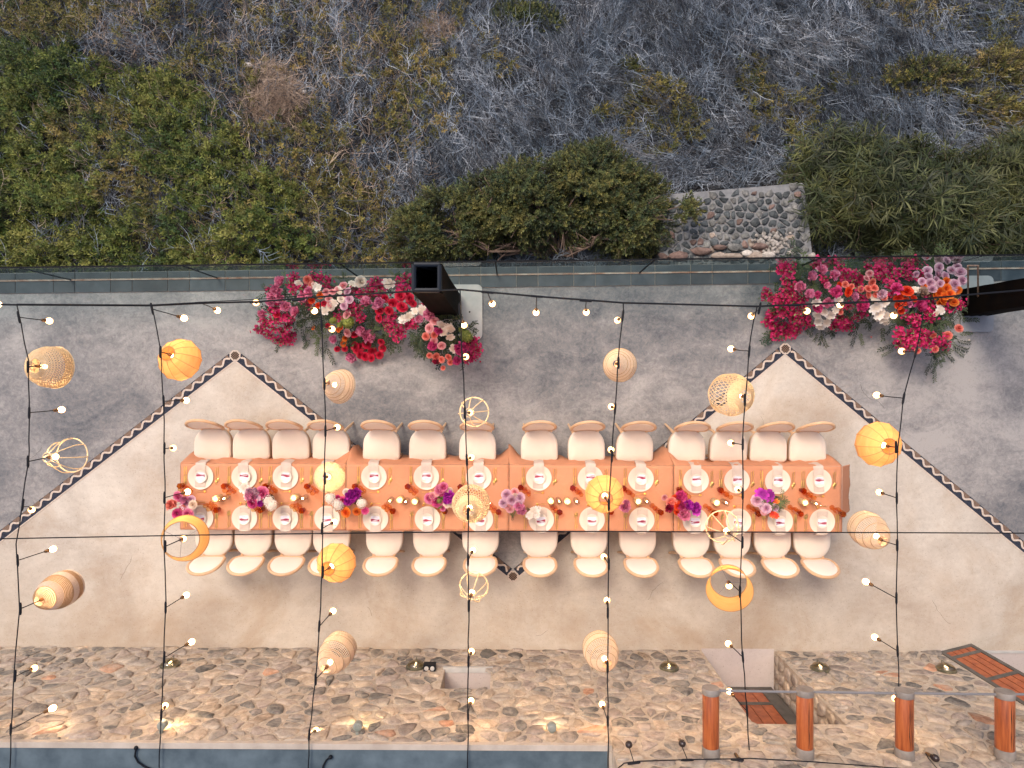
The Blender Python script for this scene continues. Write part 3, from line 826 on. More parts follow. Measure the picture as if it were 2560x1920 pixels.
# crack lines / small marks on the floor (dirt with its own shape)
# ---- mosaic border: navy band, cream wave, brown lobes
band = MB(); wav = MB(); lob = MB(); edg = MB()
BW = 0.118
pts = [Vector(fp(*p)) for p in zig]
def seg_pts(i): return pts[i], pts[i + 1]
for i in range(4):
    a, b_ = seg_pts(i)
    d = (b_ - a).normalized(); L = (b_ - a).length
    nrm = Vector((-d.y, d.x))
    if nrm.y < 0: nrm = -nrm         # towards the grey side
    t0, t1 = (0.06 if i > 0 else 0), (L - 0.06 if i < 3 else L)
    def Q(s, o): q = a + d * s + nrm * o; return (q.x, q.y)
    band.prism([Q(t0, -BW / 2), Q(t1, -BW / 2), Q(t1, BW / 2), Q(t0, BW / 2)], 0.0045, 0.009)
    edg.prism([Q(t0, -BW / 2 - .014), Q(t1, -BW / 2 - .014), Q(t1, -BW / 2), Q(t0, -BW / 2)], 0.0045, 0.0105)
    lam = 0.172; amp = 0.026; off = 0.008; hw = 0.012
    s = t0 + .03; prev = None
    N = int((t1 - .03 - s) / lam * 14)
    for k in range(N + 1):
        ss = s + (t1 - .03 - s) * k / N
        ph = 2 * math.pi * (ss - s) / lam
        o = off + amp * math.sin(ph); do = amp * 2 * math.pi / lam * math.cos(ph)
        tn = Vector((1, do)).normalized(); n2 = Vector((-tn.y, tn.x))
        cur = [Q(ss + n2.x * hw, o + n2.y * hw), Q(ss - n2.x * hw, o - n2.y * hw), Q(ss, BW / 2 - .002), Q(ss, o)]
        if prev:
            o0 = len(wav.v)
            wav.add([(*prev[0], .0135), (*prev[1], .0135), (*cur[1], .0135), (*cur[0], .0135), (*prev[0], .009), (*prev[1], .009), (*cur[1], .009), (*cur[0], .009)],
                    [(0, 1, 2, 3), (0, 3, 7, 4), (1, 5, 6, 2)])
            if o < off + .012:
                lob.add([(*prev[3], .0112), (*cur[3], .0112), (*cur[2], .0112), (*prev[2], .0112)], [(0, 1, 2, 3)])
        prev = cur
mbt = struct(tag(band.obj('mosaic_border', MT['navy'], smooth=False), 'dark mosaic band with a cream wave running along the zigzag'))
wav.obj('wave_band', MT['wave'], mbt, smooth=False); lob.obj('pebble_fill', MT['brown_mos'], mbt, smooth=False); edg.obj('edge_strip', MT['wave'], mbt, smooth=False)
for (u, v) in ((588.5, 889), (1282.5, 1440), (1962.5, 872)):
    c = Vector(fp(u, v)); mb = MB()
    mb.prism([(c.x + .078 * math.cos(math.pi / 8 + k * math.pi / 4), c.y + .078 * math.sin(math.pi / 8 + k * math.pi / 4)) for k in range(8)], .0045, .015)
    o = mb.obj('corner_plate', MT['wave'], mbt, smooth=False)
    mb = MB()
    mb.prism([(c.x + .055 * math.cos(k * math.pi / 4 + .39), c.y + .055 * math.sin(k * math.pi / 4 + .39)) for k in range(8)], .015, .0165)
    mb.obj('inner_field', MT['brown_mos'], o, smooth=False)
    mb = MB(); rr_ = random.Random(int(u))
    for a in range(-3, 4):
        for b_ in range(-3, 4):
            if math.hypot(a, b_) * .017 < .055 and (a + b_) % 2 == 0:
                mb.box((c.x + a * .016 - .006, c.y + b_ * .016 - .006, .0165), (c.x + a * .016 + .006, c.y + b_ * .016 + .006, .021))
    stuff(mb.obj('pebbles', MT['crack'], o, smooth=False))

# ---- slate tile kerb
kerb = struct(tag(MB().obj('tile_kerb', MT['grout']), 'row of dark slate tiles under the balustrade'))
mb = MB()
q = [P(u, line(u, 735, -.0128)) for u in (-700, 3200)]; q2 = [P(u, line(u, 684, -.0125)) for u in (-700, 3200)]
mb.prism([(q[0].x, q[0].y), (q[1].x, q[1].y), (q2[1].x, q2[1].y), (q2[0].x, q2[0].y)], 0.0005, 0.006)
kerb.data = mb.mesh('tile_kerb', MT['grout'], False)
u = -300.0; k = 0
while u < 2900:
    w = 54 if k % 2 == 0 else 89
    if k % 7 == 5: w += 6
    for (va, vb) in (((734.0, -.0128), (704.2, -.0125)), ((701.0, -.0125), (684.5, -.0125))):
        a0 = P(u + .8, line(u, *va)); a1 = P(u + w - .8, line(u + w, *va)); b0 = P(u + .8, line(u, *vb)); b1 = P(u + w - .8, line(u + w, *vb))
        c = (a0 + b1) / 2
        mb = MB(); h = 0.011 + R.uniform(0, .002)
        mb.prism([(p.x - c.x, p.y - c.y) for p in (a0, a1, b1, b0)], 0.0, h)
        o = mb.obj('tile', MT['tile'], kerb, (c.x, c.y, 0.004), smooth=False)
    u += w; k += 1

# ---- glass balustrade
bal = thing('glass_balustrade', 'frameless glass balustrade with a thin dark top rail along the hill edge of the terrace', 'balustrade', P(1280, 687), 0)
org = bal.location.copy()
def gp(u, z=0.0, dy=0.0):
    p = P(u, line(u, 702.5, -.0125)); return Vector((p.x, p.y + dy, z)) - org
js = [-560, -180, 180, 545, 895, 1243, 1598, 1970, 2330, 2700, 3080]
for a, b_ in zip(js[:-1], js[1:]):
    p0, p1 = gp(a + 1.5), gp(b_ - 1.5)
    mb = MB(); mb.prism([(p0.x, p0.y - .006), (p1.x, p1.y - .006), (p1.x, p1.y + .006), (p0.x, p0.y + .006)], 0.02, 1.03)
    mb.obj('glass_panel', MT['glass'], bal, smooth=False)
    mb = MB(); mb.box((p1.x + .000, p1.y - .007, .03), (p1.x + .016, p1.y + .007, 1.03))
    mb.obj('joint_strip', MT['rail'], bal, smooth=False)
mb = MB(); p0, p1 = gp(js[0]), gp(js[-1])
mb.prism([(p0.x, p0.y - .008), (p1.x, p1.y - .008), (p1.x, p1.y + .008), (p0.x, p0.y + .008)], 1.031, 1.052); mb.obj('top_rail', MT['rail'], bal, smooth=False)
mb = MB(); mb.prism([(p0.x, p0.y - .011), (p1.x, p1.y - .011), (p1.x, p1.y + .011), (p0.x, p0.y + .011)], .0165, .028); mb.obj('base_channel', MT['rust'], bal, smooth=False)

# ================================================================== Voronoi stonework
def cells(seeds, bounds, aniso=1.0):
    x0, x1, y0, y1 = bounds
    out = []
    S = [(sx * aniso, sy) for sx, sy in seeds]
    for i, (sx, sy) in enumerate(S):
        poly = [(x0 * aniso, y0), (x1 * aniso, y0), (x1 * aniso, y1), (x0 * aniso, y1)]
        nb = sorted((((tx - sx) ** 2 + (ty - sy) ** 2), j) for j, (tx, ty) in enumerate(S) if j != i and abs(tx - sx) < 1.2 and abs(ty - sy) < 1.2)[:14]
        for _, j in nb:
            tx, ty = S[j]; mx_, my_ = (sx + tx) / 2, (sy + ty) / 2; dx, dy = tx - sx, ty - sy
            new = []
            for a in range(len(poly)):
                p, q_ = poly[a], poly[(a + 1) % len(poly)]
                dp = (p[0] - mx_) * dx + (p[1] - my_) * dy; dq = (q_[0] - mx_) * dx + (q_[1] - my_) * dy
                if dp <= 0: new.append(p)
                if (dp < 0 < dq) or (dq < 0 < dp):
                    t_ = dp / (dp - dq); new.append((p[0] + (q_[0] - p[0]) * t_, p[1] + (q_[1] - p[1]) * t_))
            poly = new
            if len(poly) < 3: break
        if len(poly) >= 3: out.append((i, [(p[0] / aniso, p[1]) for p in poly]))
    return out
def pebble(poly, shrink, h, rnd, rough=.10):
    """rounded, chipped stone from a cell; returns centre, verts and faces (local, z is outward)"""
    cx = sum(p[0] for p in poly) / len(poly); cy = sum(p[1] for p in poly) / len(poly)
    pl = [(cx + (p[0] - cx) * shrink, cy + (p[1] - cy) * shrink) for p in poly]
    for _ in range(1):
        new = []
        for a in range(len(pl)):
            p, q_ = pl[a], pl[(a + 1) % len(pl)]
            new += [(p[0] * .75 + q_[0] * .25, p[1] * .75 + q_[1] * .25), (p[0] * .25 + q_[0] * .75, p[1] * .25 + q_[1] * .75)]
        pl = new
    if len(pl) > 13: pl = [pl[int(k * len(pl) / 13)] for k in range(13)]
    n = len(pl); vs = []; jit = [1 + rnd.uniform(-rough, rough * .6) for _ in range(n)]
    tx, ty = rnd.uniform(-.35, .35), rnd.uniform(-.35, .35)
    sz = max(.02, max(math.hypot(p[0] - cx, p[1] - cy) for p in pl))
    for (k, zz) in ((1.0, -0.02), (.95, h * .6), (.66, h)):
        for a, p in enumerate(pl):
            dx, dy = (p[0] - cx) * k * jit[a], (p[1] - cy) * k * jit[a]
            vs.append((dx, dy, zz + (h * .5 * (tx * dx + ty * dy) / sz if zz > 0 else 0) + (rnd.uniform(-.12, .12) * h if k < .9 else 0)))
    vs.append((0, 0, h * rnd.uniform(.9, 1.15)))
    fs = []
    for r_ in range(2):
        for a in range(n): fs.append((r_ * n + a, r_ * n + (a + 1) % n, (r_ + 1) * n + (a + 1) % n, (r_ + 1) * n + a))
    for a in range(n): fs.append((2 * n + a, 2 * n + (a + 1) % n, 3 * n))
    return (cx, cy), vs, fs, sz

# ================================================================== COBBLED PAD beyond the glass
pad = thing('cobbled_platform', 'pale cement platform set with dark round cobbles, just beyond the glass', 'stone platform', P(1830, 570, -.95))
pz = -.80
pc = [P(*c, pz) for c in ((1646, 488), (2010, 457), (2034, 664), (1650, 690))]
o0 = pad.location.copy()
mb = MB(); mb.prism([(p.x - o0.x, p.y - o0.y) for p in pc], -1.2, pz - o0.z)
mb.obj('cement_bed', MT['cement'], pad, smooth=False)
pr = random.Random(5); seeds = []
bx0, bx1 = pc[0].x + .05, pc[2].x - .02; by1 = pc[1].y; by0 = pc[2].y + .0
yy = by0
row = 0
while yy < by1 + .05:
    xx = bx0 + (.07 if row % 2 else 0)
    while xx < bx1: seeds.append((xx + pr.uniform(-.055, .055), yy + pr.uniform(-.04, .04))); xx += .122
    yy += .104; row += 1
edge_poly = [(p.x, p.y) for p in pc]
cs = cells(seeds, (bx0 - .06, bx1 + .06, by0 - .1, by1 + .1))
def inset_ok(cx, cy, m=.055):
    return all(inpoly(cx + dx, cy + dy, edge_poly) for dx, dy in ((m, 0), (-m, 0), (0, m), (0, -m)))
extra = MB(); cnt = 0
for i, pl in cs:
    (cx, cy), vs, fs, sz = pebble(pl, pr.uniform(.76, .95), pr.uniform(.015, .035), pr, .18)
    if not inset_ok(cx, cy) or sz > .16: continue
    mt = pr.choices(['c_dark', 'c_grey', 'c_red', 'c_tan'], [14, 6, 2, 1])[0]
    me = bpy.data.meshes.new('cobble'); me.from_pydata(vs, [], fs); me.materials.append(MT[mt]); me.polygons.foreach_set('use_smooth', [True] * len(fs))
    place(me, 'cobble', pad, (cx - o0.x, cy - o0.y, pz - o0.z)); cnt += 1
# big ridge stones and rubble at the near edge
for (u, v, su, sv, mt) in ((1695, 640, 26, 11, 'c_red'), (1755, 628, 26, 11, 'c_red'), (1795, 640, 22, 9, 'c_tan'), (1838, 618, 20, 10, 'c_grey'), (1900, 616, 22, 9, 'c_red'), (1830, 641, 26, 9, 'c_tan'), (1868, 634, 14, 10, 'c_white'), (1885, 640, 22, 10, 'c_tan'), (1920, 638, 18, 9, 'c_white'), (1660, 655, 16, 8, 'c_dark'), (1800, 618, 20, 7, 'c_red'), (1975, 632, 8, 7, 'c_white'), (2030, 640, 9, 8, 'c_white')):
    p = P(u, v, pz + .04); mb = MB(); a, b_ = su / 172, sv / 172
    mb.ball((0, 0, 0), 1, 9, 6)
    mb.v = [(x * a * (1 + .5 * noise.noise(Vector((x * 2 + u, y * 2, z * 2)))), y * b_ * (1 + .5 * noise.noise(Vector((x * 2, y * 2 + v, z)))), z * .055) for x, y, z in mb.v]
    o = mb.obj('ridge_stone', MT[mt], pad, p - o0)
mb = MB()
for _ in range(150):
    u = pr.gauss(1925, 24); v = pr.gauss(612, 16)
    if not 1880 < u < 1980 or v > 645: continue
    p = P(u, v, pz + pr.uniform(.01, .05)) - o0; s0 = len(mb.v); s_ = pr.uniform(.012, .034)
    mb.ball((p.x, p.y, p.z), s_, 6, 4, .7)
for _ in range(260):
    u = pr.uniform(1680, 2000); v = pr.uniform(520, 640)
    p = P(u, v, pz + .01) - o0; mb.ball((p.x, p.y, p.z), pr.uniform(.004, .012), 5, 3, .7)
stuff(mb.obj('rubble', MT['c_white'], pad, smooth=False))

# ================================================================== THE STONE HOUSE
WY0 = P(1280, wallv(1280)).y
WA = -math.atan(.006)
house = thing('stone_house', 'long rubble stone house wall along the bottom of the terrace with a blue flat roof', 'building', (0, WY0, 0), WA)
# local axes of the house: x along the wall, z up, +y out of the wall over the terrace
HL, HR = 2.55, 3.55
XL = (1530 - 1280) / FPX * (CAMZ - HL)       # where the low roof ends
O1 = (2.545, 3.524, 2.06)                     # first doorway x0, x1, head
O2 = (5.76, 7.2, 2.12)                        # second doorway
N1 = ((1112 - 1280) / FPX * (CAMZ - .67), (1228 - 1280) / FPX * (CAMZ - .67), .67, 1.24)   # niche
T = 0.52
mb = MB()
mb.box((-10.5, -T, -.1), (N1[0], 0, HL - .05)); mb.box((N1[1], -T, -.1), (XL, 0, HL - .05))
mb.box((N1[0], -T, -.1), (N1[1], 0, N1[2])); mb.box((N1[0], -T, N1[3]), (N1[1], 0, HL - .05)); mb.box((N1[0], -T, N1[2]), (N1[1], -.30, N1[3]))
mb.box((XL, -T, -.1), (O1[0], 0, HR)); mb.box((O1[1], -T, -.1), (O2[0], 0, HR)); mb.box((O2[1], -T, -.1), (10.4, 0, HR))
mb.box((O1[0], -T, O1[2]), (O1[1], 0, HR)); mb.box((O2[0], -T, O2[2]), (O2[1], 0, HR))
wall = mb.obj('wall', MT['mortar'], house, smooth=False)
mb = MB(); mb.box((XL + .002, -4.2, HL), (10.4, -T - .002, HR)); mb.box((-10.5, -4.2, -.1), (XL, -T - .3, HL - .052)); mb.obj('rear_block', MT['mortar'], house, smooth=False)
mb = MB(); mb.box((-10.5, -4.2, HL - .05), (XL - .0, -.045, HL - .012)); mb.obj('roof', MT['blue'], house, smooth=False)
mb = MB(); mb.box((-10.5, -.045, HL - .05), (XL + .0, .012, HL)); mb.box((XL - .045, -2.2, HL - .012), (XL, -.045, HL + .02)); mb.obj('roof_rim', MT['cap'], house, smooth=False)
mb = MB(); mb.box((N1[0] - .02, -.04, N1[2] - .03), (N1[1] + .02, .025, N1[2] + .012)); mb.obj('niche_ledge', MT['base'], house, smooth=False)
mb = MB(); mb.box((N1[0] + .002, -.298, N1[2] + .001), (N1[1] - .002, -.045, N1[2] + .008)); mb.obj('niche_sill', MT['recess_floor'], house, smooth=False)
for (a, b_, nm) in ((O1, 0, 'threshold'), (O2, 0, 'threshold')):
    mb = MB(); mb.box((a[0] + .003, -1.2, .001), (a[1] - .003, .03, .012)); struct(tag(mb.obj('recess_floor', MT['recess_floor'], None, smooth=False), 'pale plaster floor inside the ' + ('first' if a is O1 else 'second') + ' doorway'))
    o = bpy.data.objects[-1] if False else None
for o in [o for o in C.objects if o.name.startswith('recess_floor')]:
    o.location = (0, WY0, 0); o.rotation_euler = (0, 0, WA)
mb = MB(); mb.box((O2[0] + .1, .0, .012), (O2[1], .028, .03)); mb.obj('door_sill', MT['base'], house, smooth=False)
# stones
def stonewall(x0, x1, z0, z1, holes, seed, dx=.27, dz=.135):
    r = random.Random(seed); seeds = []; zz = z0 + .03; row = 0
    while zz < z1 + .1:
        xx = x0 + (dx * .5 if row % 2 else 0)
        while xx < x1 + .1:
            seeds.append((xx + r.uniform(-.12, .12), zz + r.uniform(-.07, .07))); xx += dx * r.choice((.55, .8, 1, 1.2, 1.5))
        zz += dz; row += 1
    res = []
    for i, pl in cells(seeds, (x0, x1, z0, z1)):
        cx = sum(p[0] for p in pl) / len(pl); cz = sum(p[1] for p in pl) / len(pl)
        bad = False; q_ = []
        for (a, b_, c, d_) in holes:
            if a - .01 < cx < b_ + .01 and c < cz < d_ + .01: bad = True
        if bad: continue
        for (x, z) in pl:
            for (a, b_, c, d_) in holes:
                if a - .02 < x < b_ + .02 and c - .01 < z < d_ + .02:
                    dd = [(abs(x - a + .02), 0), (abs(x - b_ - .02), 1), (abs(z - d_ - .02), 2), (abs(z - c + .01), 3)]
                    k_ = min(dd)[1]
                    if k_ == 0: x = a - .02
                    elif k_ == 1: x = b_ + .02
                    elif k_ == 2: z = d_ + .02
                    else: z = c - .01
            q_.append((x, z))
        if len(q_) >= 3: res.append(q_)
    return res, r
def lay(parent, polys, r, name='stone', limit=300):
    data = []
    for pl in polys:
        g = noise.noise(Vector((pl[0][0] * .6, pl[0][1] * .9, 4)))
        (cx, cz), vs, fs, sz = pebble(pl, r.choice((r.uniform(.70, .85), r.uniform(.85, .97))), r.uniform(.003, .028), r, .2)
        # how large it shows: nearer the middle of the frame and higher up shows larger
        vis = sz * (1 if abs(cx) < 6.9 - .7 * cz and cz < HL + .55 else .1)
        mt = r.choices(['s_grey', 's_dark', 's_tan', 's_mauve', 's_rust'], [9, 4 + (6 if cz < .5 else 0), 5, 6, .5])[0]
        data.append((vis, cx, cz, vs, fs, mt))
    data.sort(key=lambda d: -d[0])
    ex = MB()
    mats = ['s_grey', 's_dark', 's_tan', 's_mauve', 's_rust']
    for k, (vis, cx, cz, vs, fs, mt) in enumerate(data):
        v2 = [(a, c, b_) for a, b_, c in vs]         # stone z (outward) -> wall y
        f2 = [f[::-1] for f in fs]
        if k < limit:
            me = bpy.data.meshes.new(name); me.from_pydata(v2, [], f2); me.materials.append(MT[mt]); me.polygons.foreach_set('use_smooth', [True] * len(f2))
            place(me, name, parent, (cx, 0, cz))
        else:
            ex.m = mats.index(mt); ex.add([(a + cx, b_, c + cz) for a, b_, c in v2], f2)
    if ex.v:
        o = stuff(ex.obj('more_stones', [MT[m_] for m_ in mats], parent))
pl1, r1 = stonewall(-9.8, XL, .0, HL - .06, [(N1[0], N1[1], N1[2] - .03, N1[3])], 21)
pl2, r2 = stonewall(XL, 9.5, .0, HR, [(O1[0], O1[1], -.1, O1[2]), (O2[0], O2[1], -.1, O2[2])], 22)
lay(wall, pl1 + pl2, r1)
# reveal stones (inside face of the right jamb of the first doorway)
rv = random.Random(3); sd_ = [(-T + .06 + .17 * i_ + rv.uniform(-.04, .04), .08 + .2 * j_ + rv.uniform(-.05, .05)) for i_ in range(3) for j_ in range(10)]
for _, pl in cells(sd_, (-T, -.02, 0.01, O1[2])):
    (cy_, cz_), vs, fs, sz = pebble(pl, rv.uniform(.78, .92), rv.uniform(.01, .03), rv, .15)
    me = bpy.data.meshes.new('stone'); me.from_pydata([(-c, a, b_) for a, b_, c in vs], [], [f[::-1] for f in fs]); me.materials.append(MT[rv.choice(['s_grey', 's_mauve', 's_tan'])]); me.polygons.foreach_set('use_smooth', [True] * len(fs))
    place(me, 'stone', house, (O1[1], cy_, cz_))
mb = MB()
for zz in ():
    for yy in (-.12, -.36):
        mb.ball((O1[1] + .012, yy + rv.uniform(-.03, .03), zz + .1), .10, 8, 5, .9)
        for i in range(len(mb.v) - 54, len(mb.v)):
            if 0 <= i: x, y, z = mb.v[i]; mb.v[i] = (O1[1] + (x - O1[1]) * .35, y, z)
# doors
def door(root, x0, x1, h, frame=.085, rails=(.0, .45, 1.25, 2.0), thick=.045):
    w = x1 - x0
    for a in (0, w - frame):
        mb = MB(); mb.box((a, -thick / 2, 0), (a + frame, thick / 2, h)); mb.obj('stile', MT['doorframe'], root, smooth=False)
    for k, z in enumerate(rails):
        z1 = min(z + .07, h); mb = MB(); mb.box((frame + .0005, -thick / 2 + .002, z), (w - frame - .0005, thick / 2 - .002, z1)); mb.obj('rail', MT['doorframe'], root, smooth=False)
        zt = rails[k + 1] if k + 1 < len(rails) else None
        if zt is None: continue
        n = 4; pw = (w - 2 * frame) / n
        for j in range(n):
            mb = MB(); mb.box((frame + j * pw + .005, -.012, z1 + .0005), (frame + (j + 1) * pw - .005, .012, zt - .0005))
            mb.obj('plank', MT['doorwood'], root, smooth=False)
def hloc(x, y, z=0):
    return Vector((x * math.cos(WA) - y * math.sin(WA), WY0 + x * math.sin(WA) + y * math.cos(WA), z))
d1 = thing('wooden_door', 'closed orange plank door in grey frame, deep inside the doorway between the logs', 'door', hloc(O1[0] + .02, -.50, .012), WA)
door(d1, 0, O1[1] - O1[0] - .06, 2.06, .17)
p0, p1 = P(2347, 1631), P(2427, 1611)
d2 = thing('folding_shutter', 'orange wooden door leaf standing open into the terrace at the right edge', 'door', (p0.x, p0.y, .015), math.atan2(p1.y - p0.y, p1.x - p0.x))
door(d2, 0, (p1 - p0).length, 2.35, .045, (.0, .20, .26 + .62, 1.55, 2.28), .04)
# logs with sleeves
logs = [(1777, 1719, 1.0), (2012, 1722, 1.0), (2261, 1725.5, 1.04), (2512, 1728, 1.08)]
zc = 2.73; lab_l = ['leftmost', 'second', 'third', 'rightmost']
tips = []
lx = ['over the left jamb of the doorway', 'over the right jamb', 'with a bulb at its tip', 'nearest the right edge']
for k, (u, v, s_) in enumerate(logs):
    r_ = .083 * s_
    tip = P(u, v, zc); wy = WY0 - .006 * tip.x
    L = tip.y - wy
    lg = thing('timber_log', 'varnished orange log jutting from the stone wall, ' + lx[k], 'log', (tip.x, wy, zc), 0, 'logs jutting from the wall')
    def cyl(y0, y1, r, mt, nm):
        mb = MB(); pr_ = [(1e-5, y0), (r * .97, y0), (r, y0 + .006), (r, y1 - .006), (r * .97, y1), (1e-5, y1)]
        mb.lathe(pr_, 28, close=False); mb.xf(Matrix.Rotation(-math.pi / 2, 4, 'X')); return mb.obj(nm, MT[mt], lg)
    cyl(.10, L - .058, r_ * .94, 'log', 'timber'); cyl(0, .102, r_ * 1.02, 'steel', 'wall_sleeve'); cyl(L - .06, L, r_, 'steel', 'end_cap')
    if k >= 1:
        mb = MB(); rk = random.Random(k)
        for j in range(2 if k > 1 else 1):
            a0 = .1 + .28 * j; pts_ = []
            for q_ in range(8):
                yy = .12 + (L - .22) * q_ / 7; aa = a0 + rk.uniform(-.03, .03)
                pts_.append((r_ * .942 * math.sin(aa), yy, r_ * .942 * math.cos(aa)))
            mb.tube(pts_, [.001, .003, .0045, .003, .004, .005, .003, .001], 4)
        mb.obj('drying_crack', MT['crack'], lg)
    tips.append((tip.x, tip.y - .03, zc, r_))
for k in range(len(tips)):
    x0 = tips[k][0] + tips[k][3] * .98
    x1 = tips[k + 1][0] - tips[k + 1][3] * .98 if k + 1 < len(tips) else x0 + .9
    y1 = tips[k + 1][1] if k + 1 < len(tips) else tips[k][1]
    mb = MB(); mb.tube([(x0, tips[k][1], zc), (x1, y1, zc)], .0125, 8)
    tag(mb.obj('steel_pipe', MT['pipe']), 'thin grey pipe joining the tips of ' + ('the first and second logs', 'the second and third logs', 'the third and fourth logs', 'the last log to the right')[k], 'pipe', 'pipes joining the logs')
# wall bowls
for k, (u, v, lit, lab) in enumerate(((410, 1655, 1, 'bronze round lamp on the stone wall below the second cable from the left'), (1035, 1657, 1, 'dark round lamp on the stone wall beside the black double socket'), (1680, 1665, 1, 'dark round lamp on the stone wall left of the doorway'),
                            (2065, 1668, 1, 'brass round lamp on the wall between the doorway and the open shutter'), (2385, 1668, 1, 'silver round lamp on the wall beside the open orange shutter'))):
    p = P(u, v, .78); wy = WY0 - .006 * p.x
    rt = thing('wall_light', lab, 'wall lamp', (p.x, wy, .62), WA, 'round bulkhead lamps on the wall')
    def yl(prof, n_=24):
        m_ = MB(); m_.lathe(prof, n_, close=False); m_.xf(Matrix.Rotation(-math.pi / 2, 4, 'X')); return m_
    yl([(1e-5, .0), (.118, .0), (.122, .012), (.118, .030), (.104, .034), (.104, .026), (1e-5, .026)]).obj('mount_ring', MT['bowl'], rt)
    yl([(.103, .028), (.100, .048), (.082, .070), (.05, .085), (1e-5, .091)]).obj('glass_dome', MT['dome'], rt)
    mb = MB(); mb.tube([(0, .045, -.028), (0, .045, .028)], .011, 8); mb.obj('lamp', MT['dimlamp'], rt)
    mb = MB(); mb.box((-.004, .02, -.10), (.004, .094, -.094)); mb.box((-.004, .088, -.10), (.004, .095, .10)); mb.obj('guard', MT['bowl'], rt, smooth=False)
p = P(1074, 1664, .72); rt = thing('wall_socket', 'small black double socket box on the wall beside a round lamp', 'socket', (p.x, WY0, .70), WA)
mb = MB(); mb.box((-.075, 0.0, -.05), (.075, .09, .05)); mb.obj('housing', MT['black'], rt, smooth=False)
for sx in (-.037, .037):
    mb = MB(); mb.lathe([(1e-5, 0), (.027, 0), (.027, .006), (.02, .008), (1e-5, .008)], 16, sx, .045); mb.v = [(x, y, z + .0505) for x, y, z in mb.v]; mb.obj('socket_ring', MT['base'], rt)
# bullet down lights
for k, (u, v, lab) in enumerate(((395, 1852, 'round grey downlight under the roof edge at the left of the frame'), (890, 1852, 'round grey downlight under the roof edge below the bell shade'), (1381, 1856, 'round grey downlight under the roof edge near the end of the blue roof'))):
    p = P(u, v, 2.40); wy = WY0 - .006 * p.x
    rt = thing('wall_downlight', lab, 'wall lamp', (p.x, wy, 2.3), 0, 'downlights under the roof edge')
    mb = MB(); mb.lathe([(1e-5, .055), (.026, .055), (.028, .047), (.044, .043), (.046, .035), (.046, -.02), (.04, -.02), (.04, 0), (1e-5, 0)], 20, 0, .075, close=False); mb.obj('housing', MT['lampbody'], rt)
    mb = MB(); mb.box((-.015, 0, .02), (.015, .03, .05)); mb.obj('bracket', MT['lampbody'], rt)
    ld = bpy.data.lights.new('downlight', 'SPOT'); ld.energy = 4; ld.color = (1, .82, .5); ld.spot_size = 2.2; ld.spot_blend = .8; ld.shadow_soft_size = .03
    lo = bpy.data.objects.new('lamp_beam', ld); C.objects.link(lo); lo.parent = rt; lo.location = (0, .075, -.03); lo.rotation_euler = (-.12, 0, 0)
    mb = MB(); mb.lathe([(1e-5, -.012), (.036, -.012)], 16, 0, .075); mb.obj('lens', emit('downlight_lens', (1, .82, .5), 6) if k == 0 else bpy.data.materials['downlight_lens'], rt)
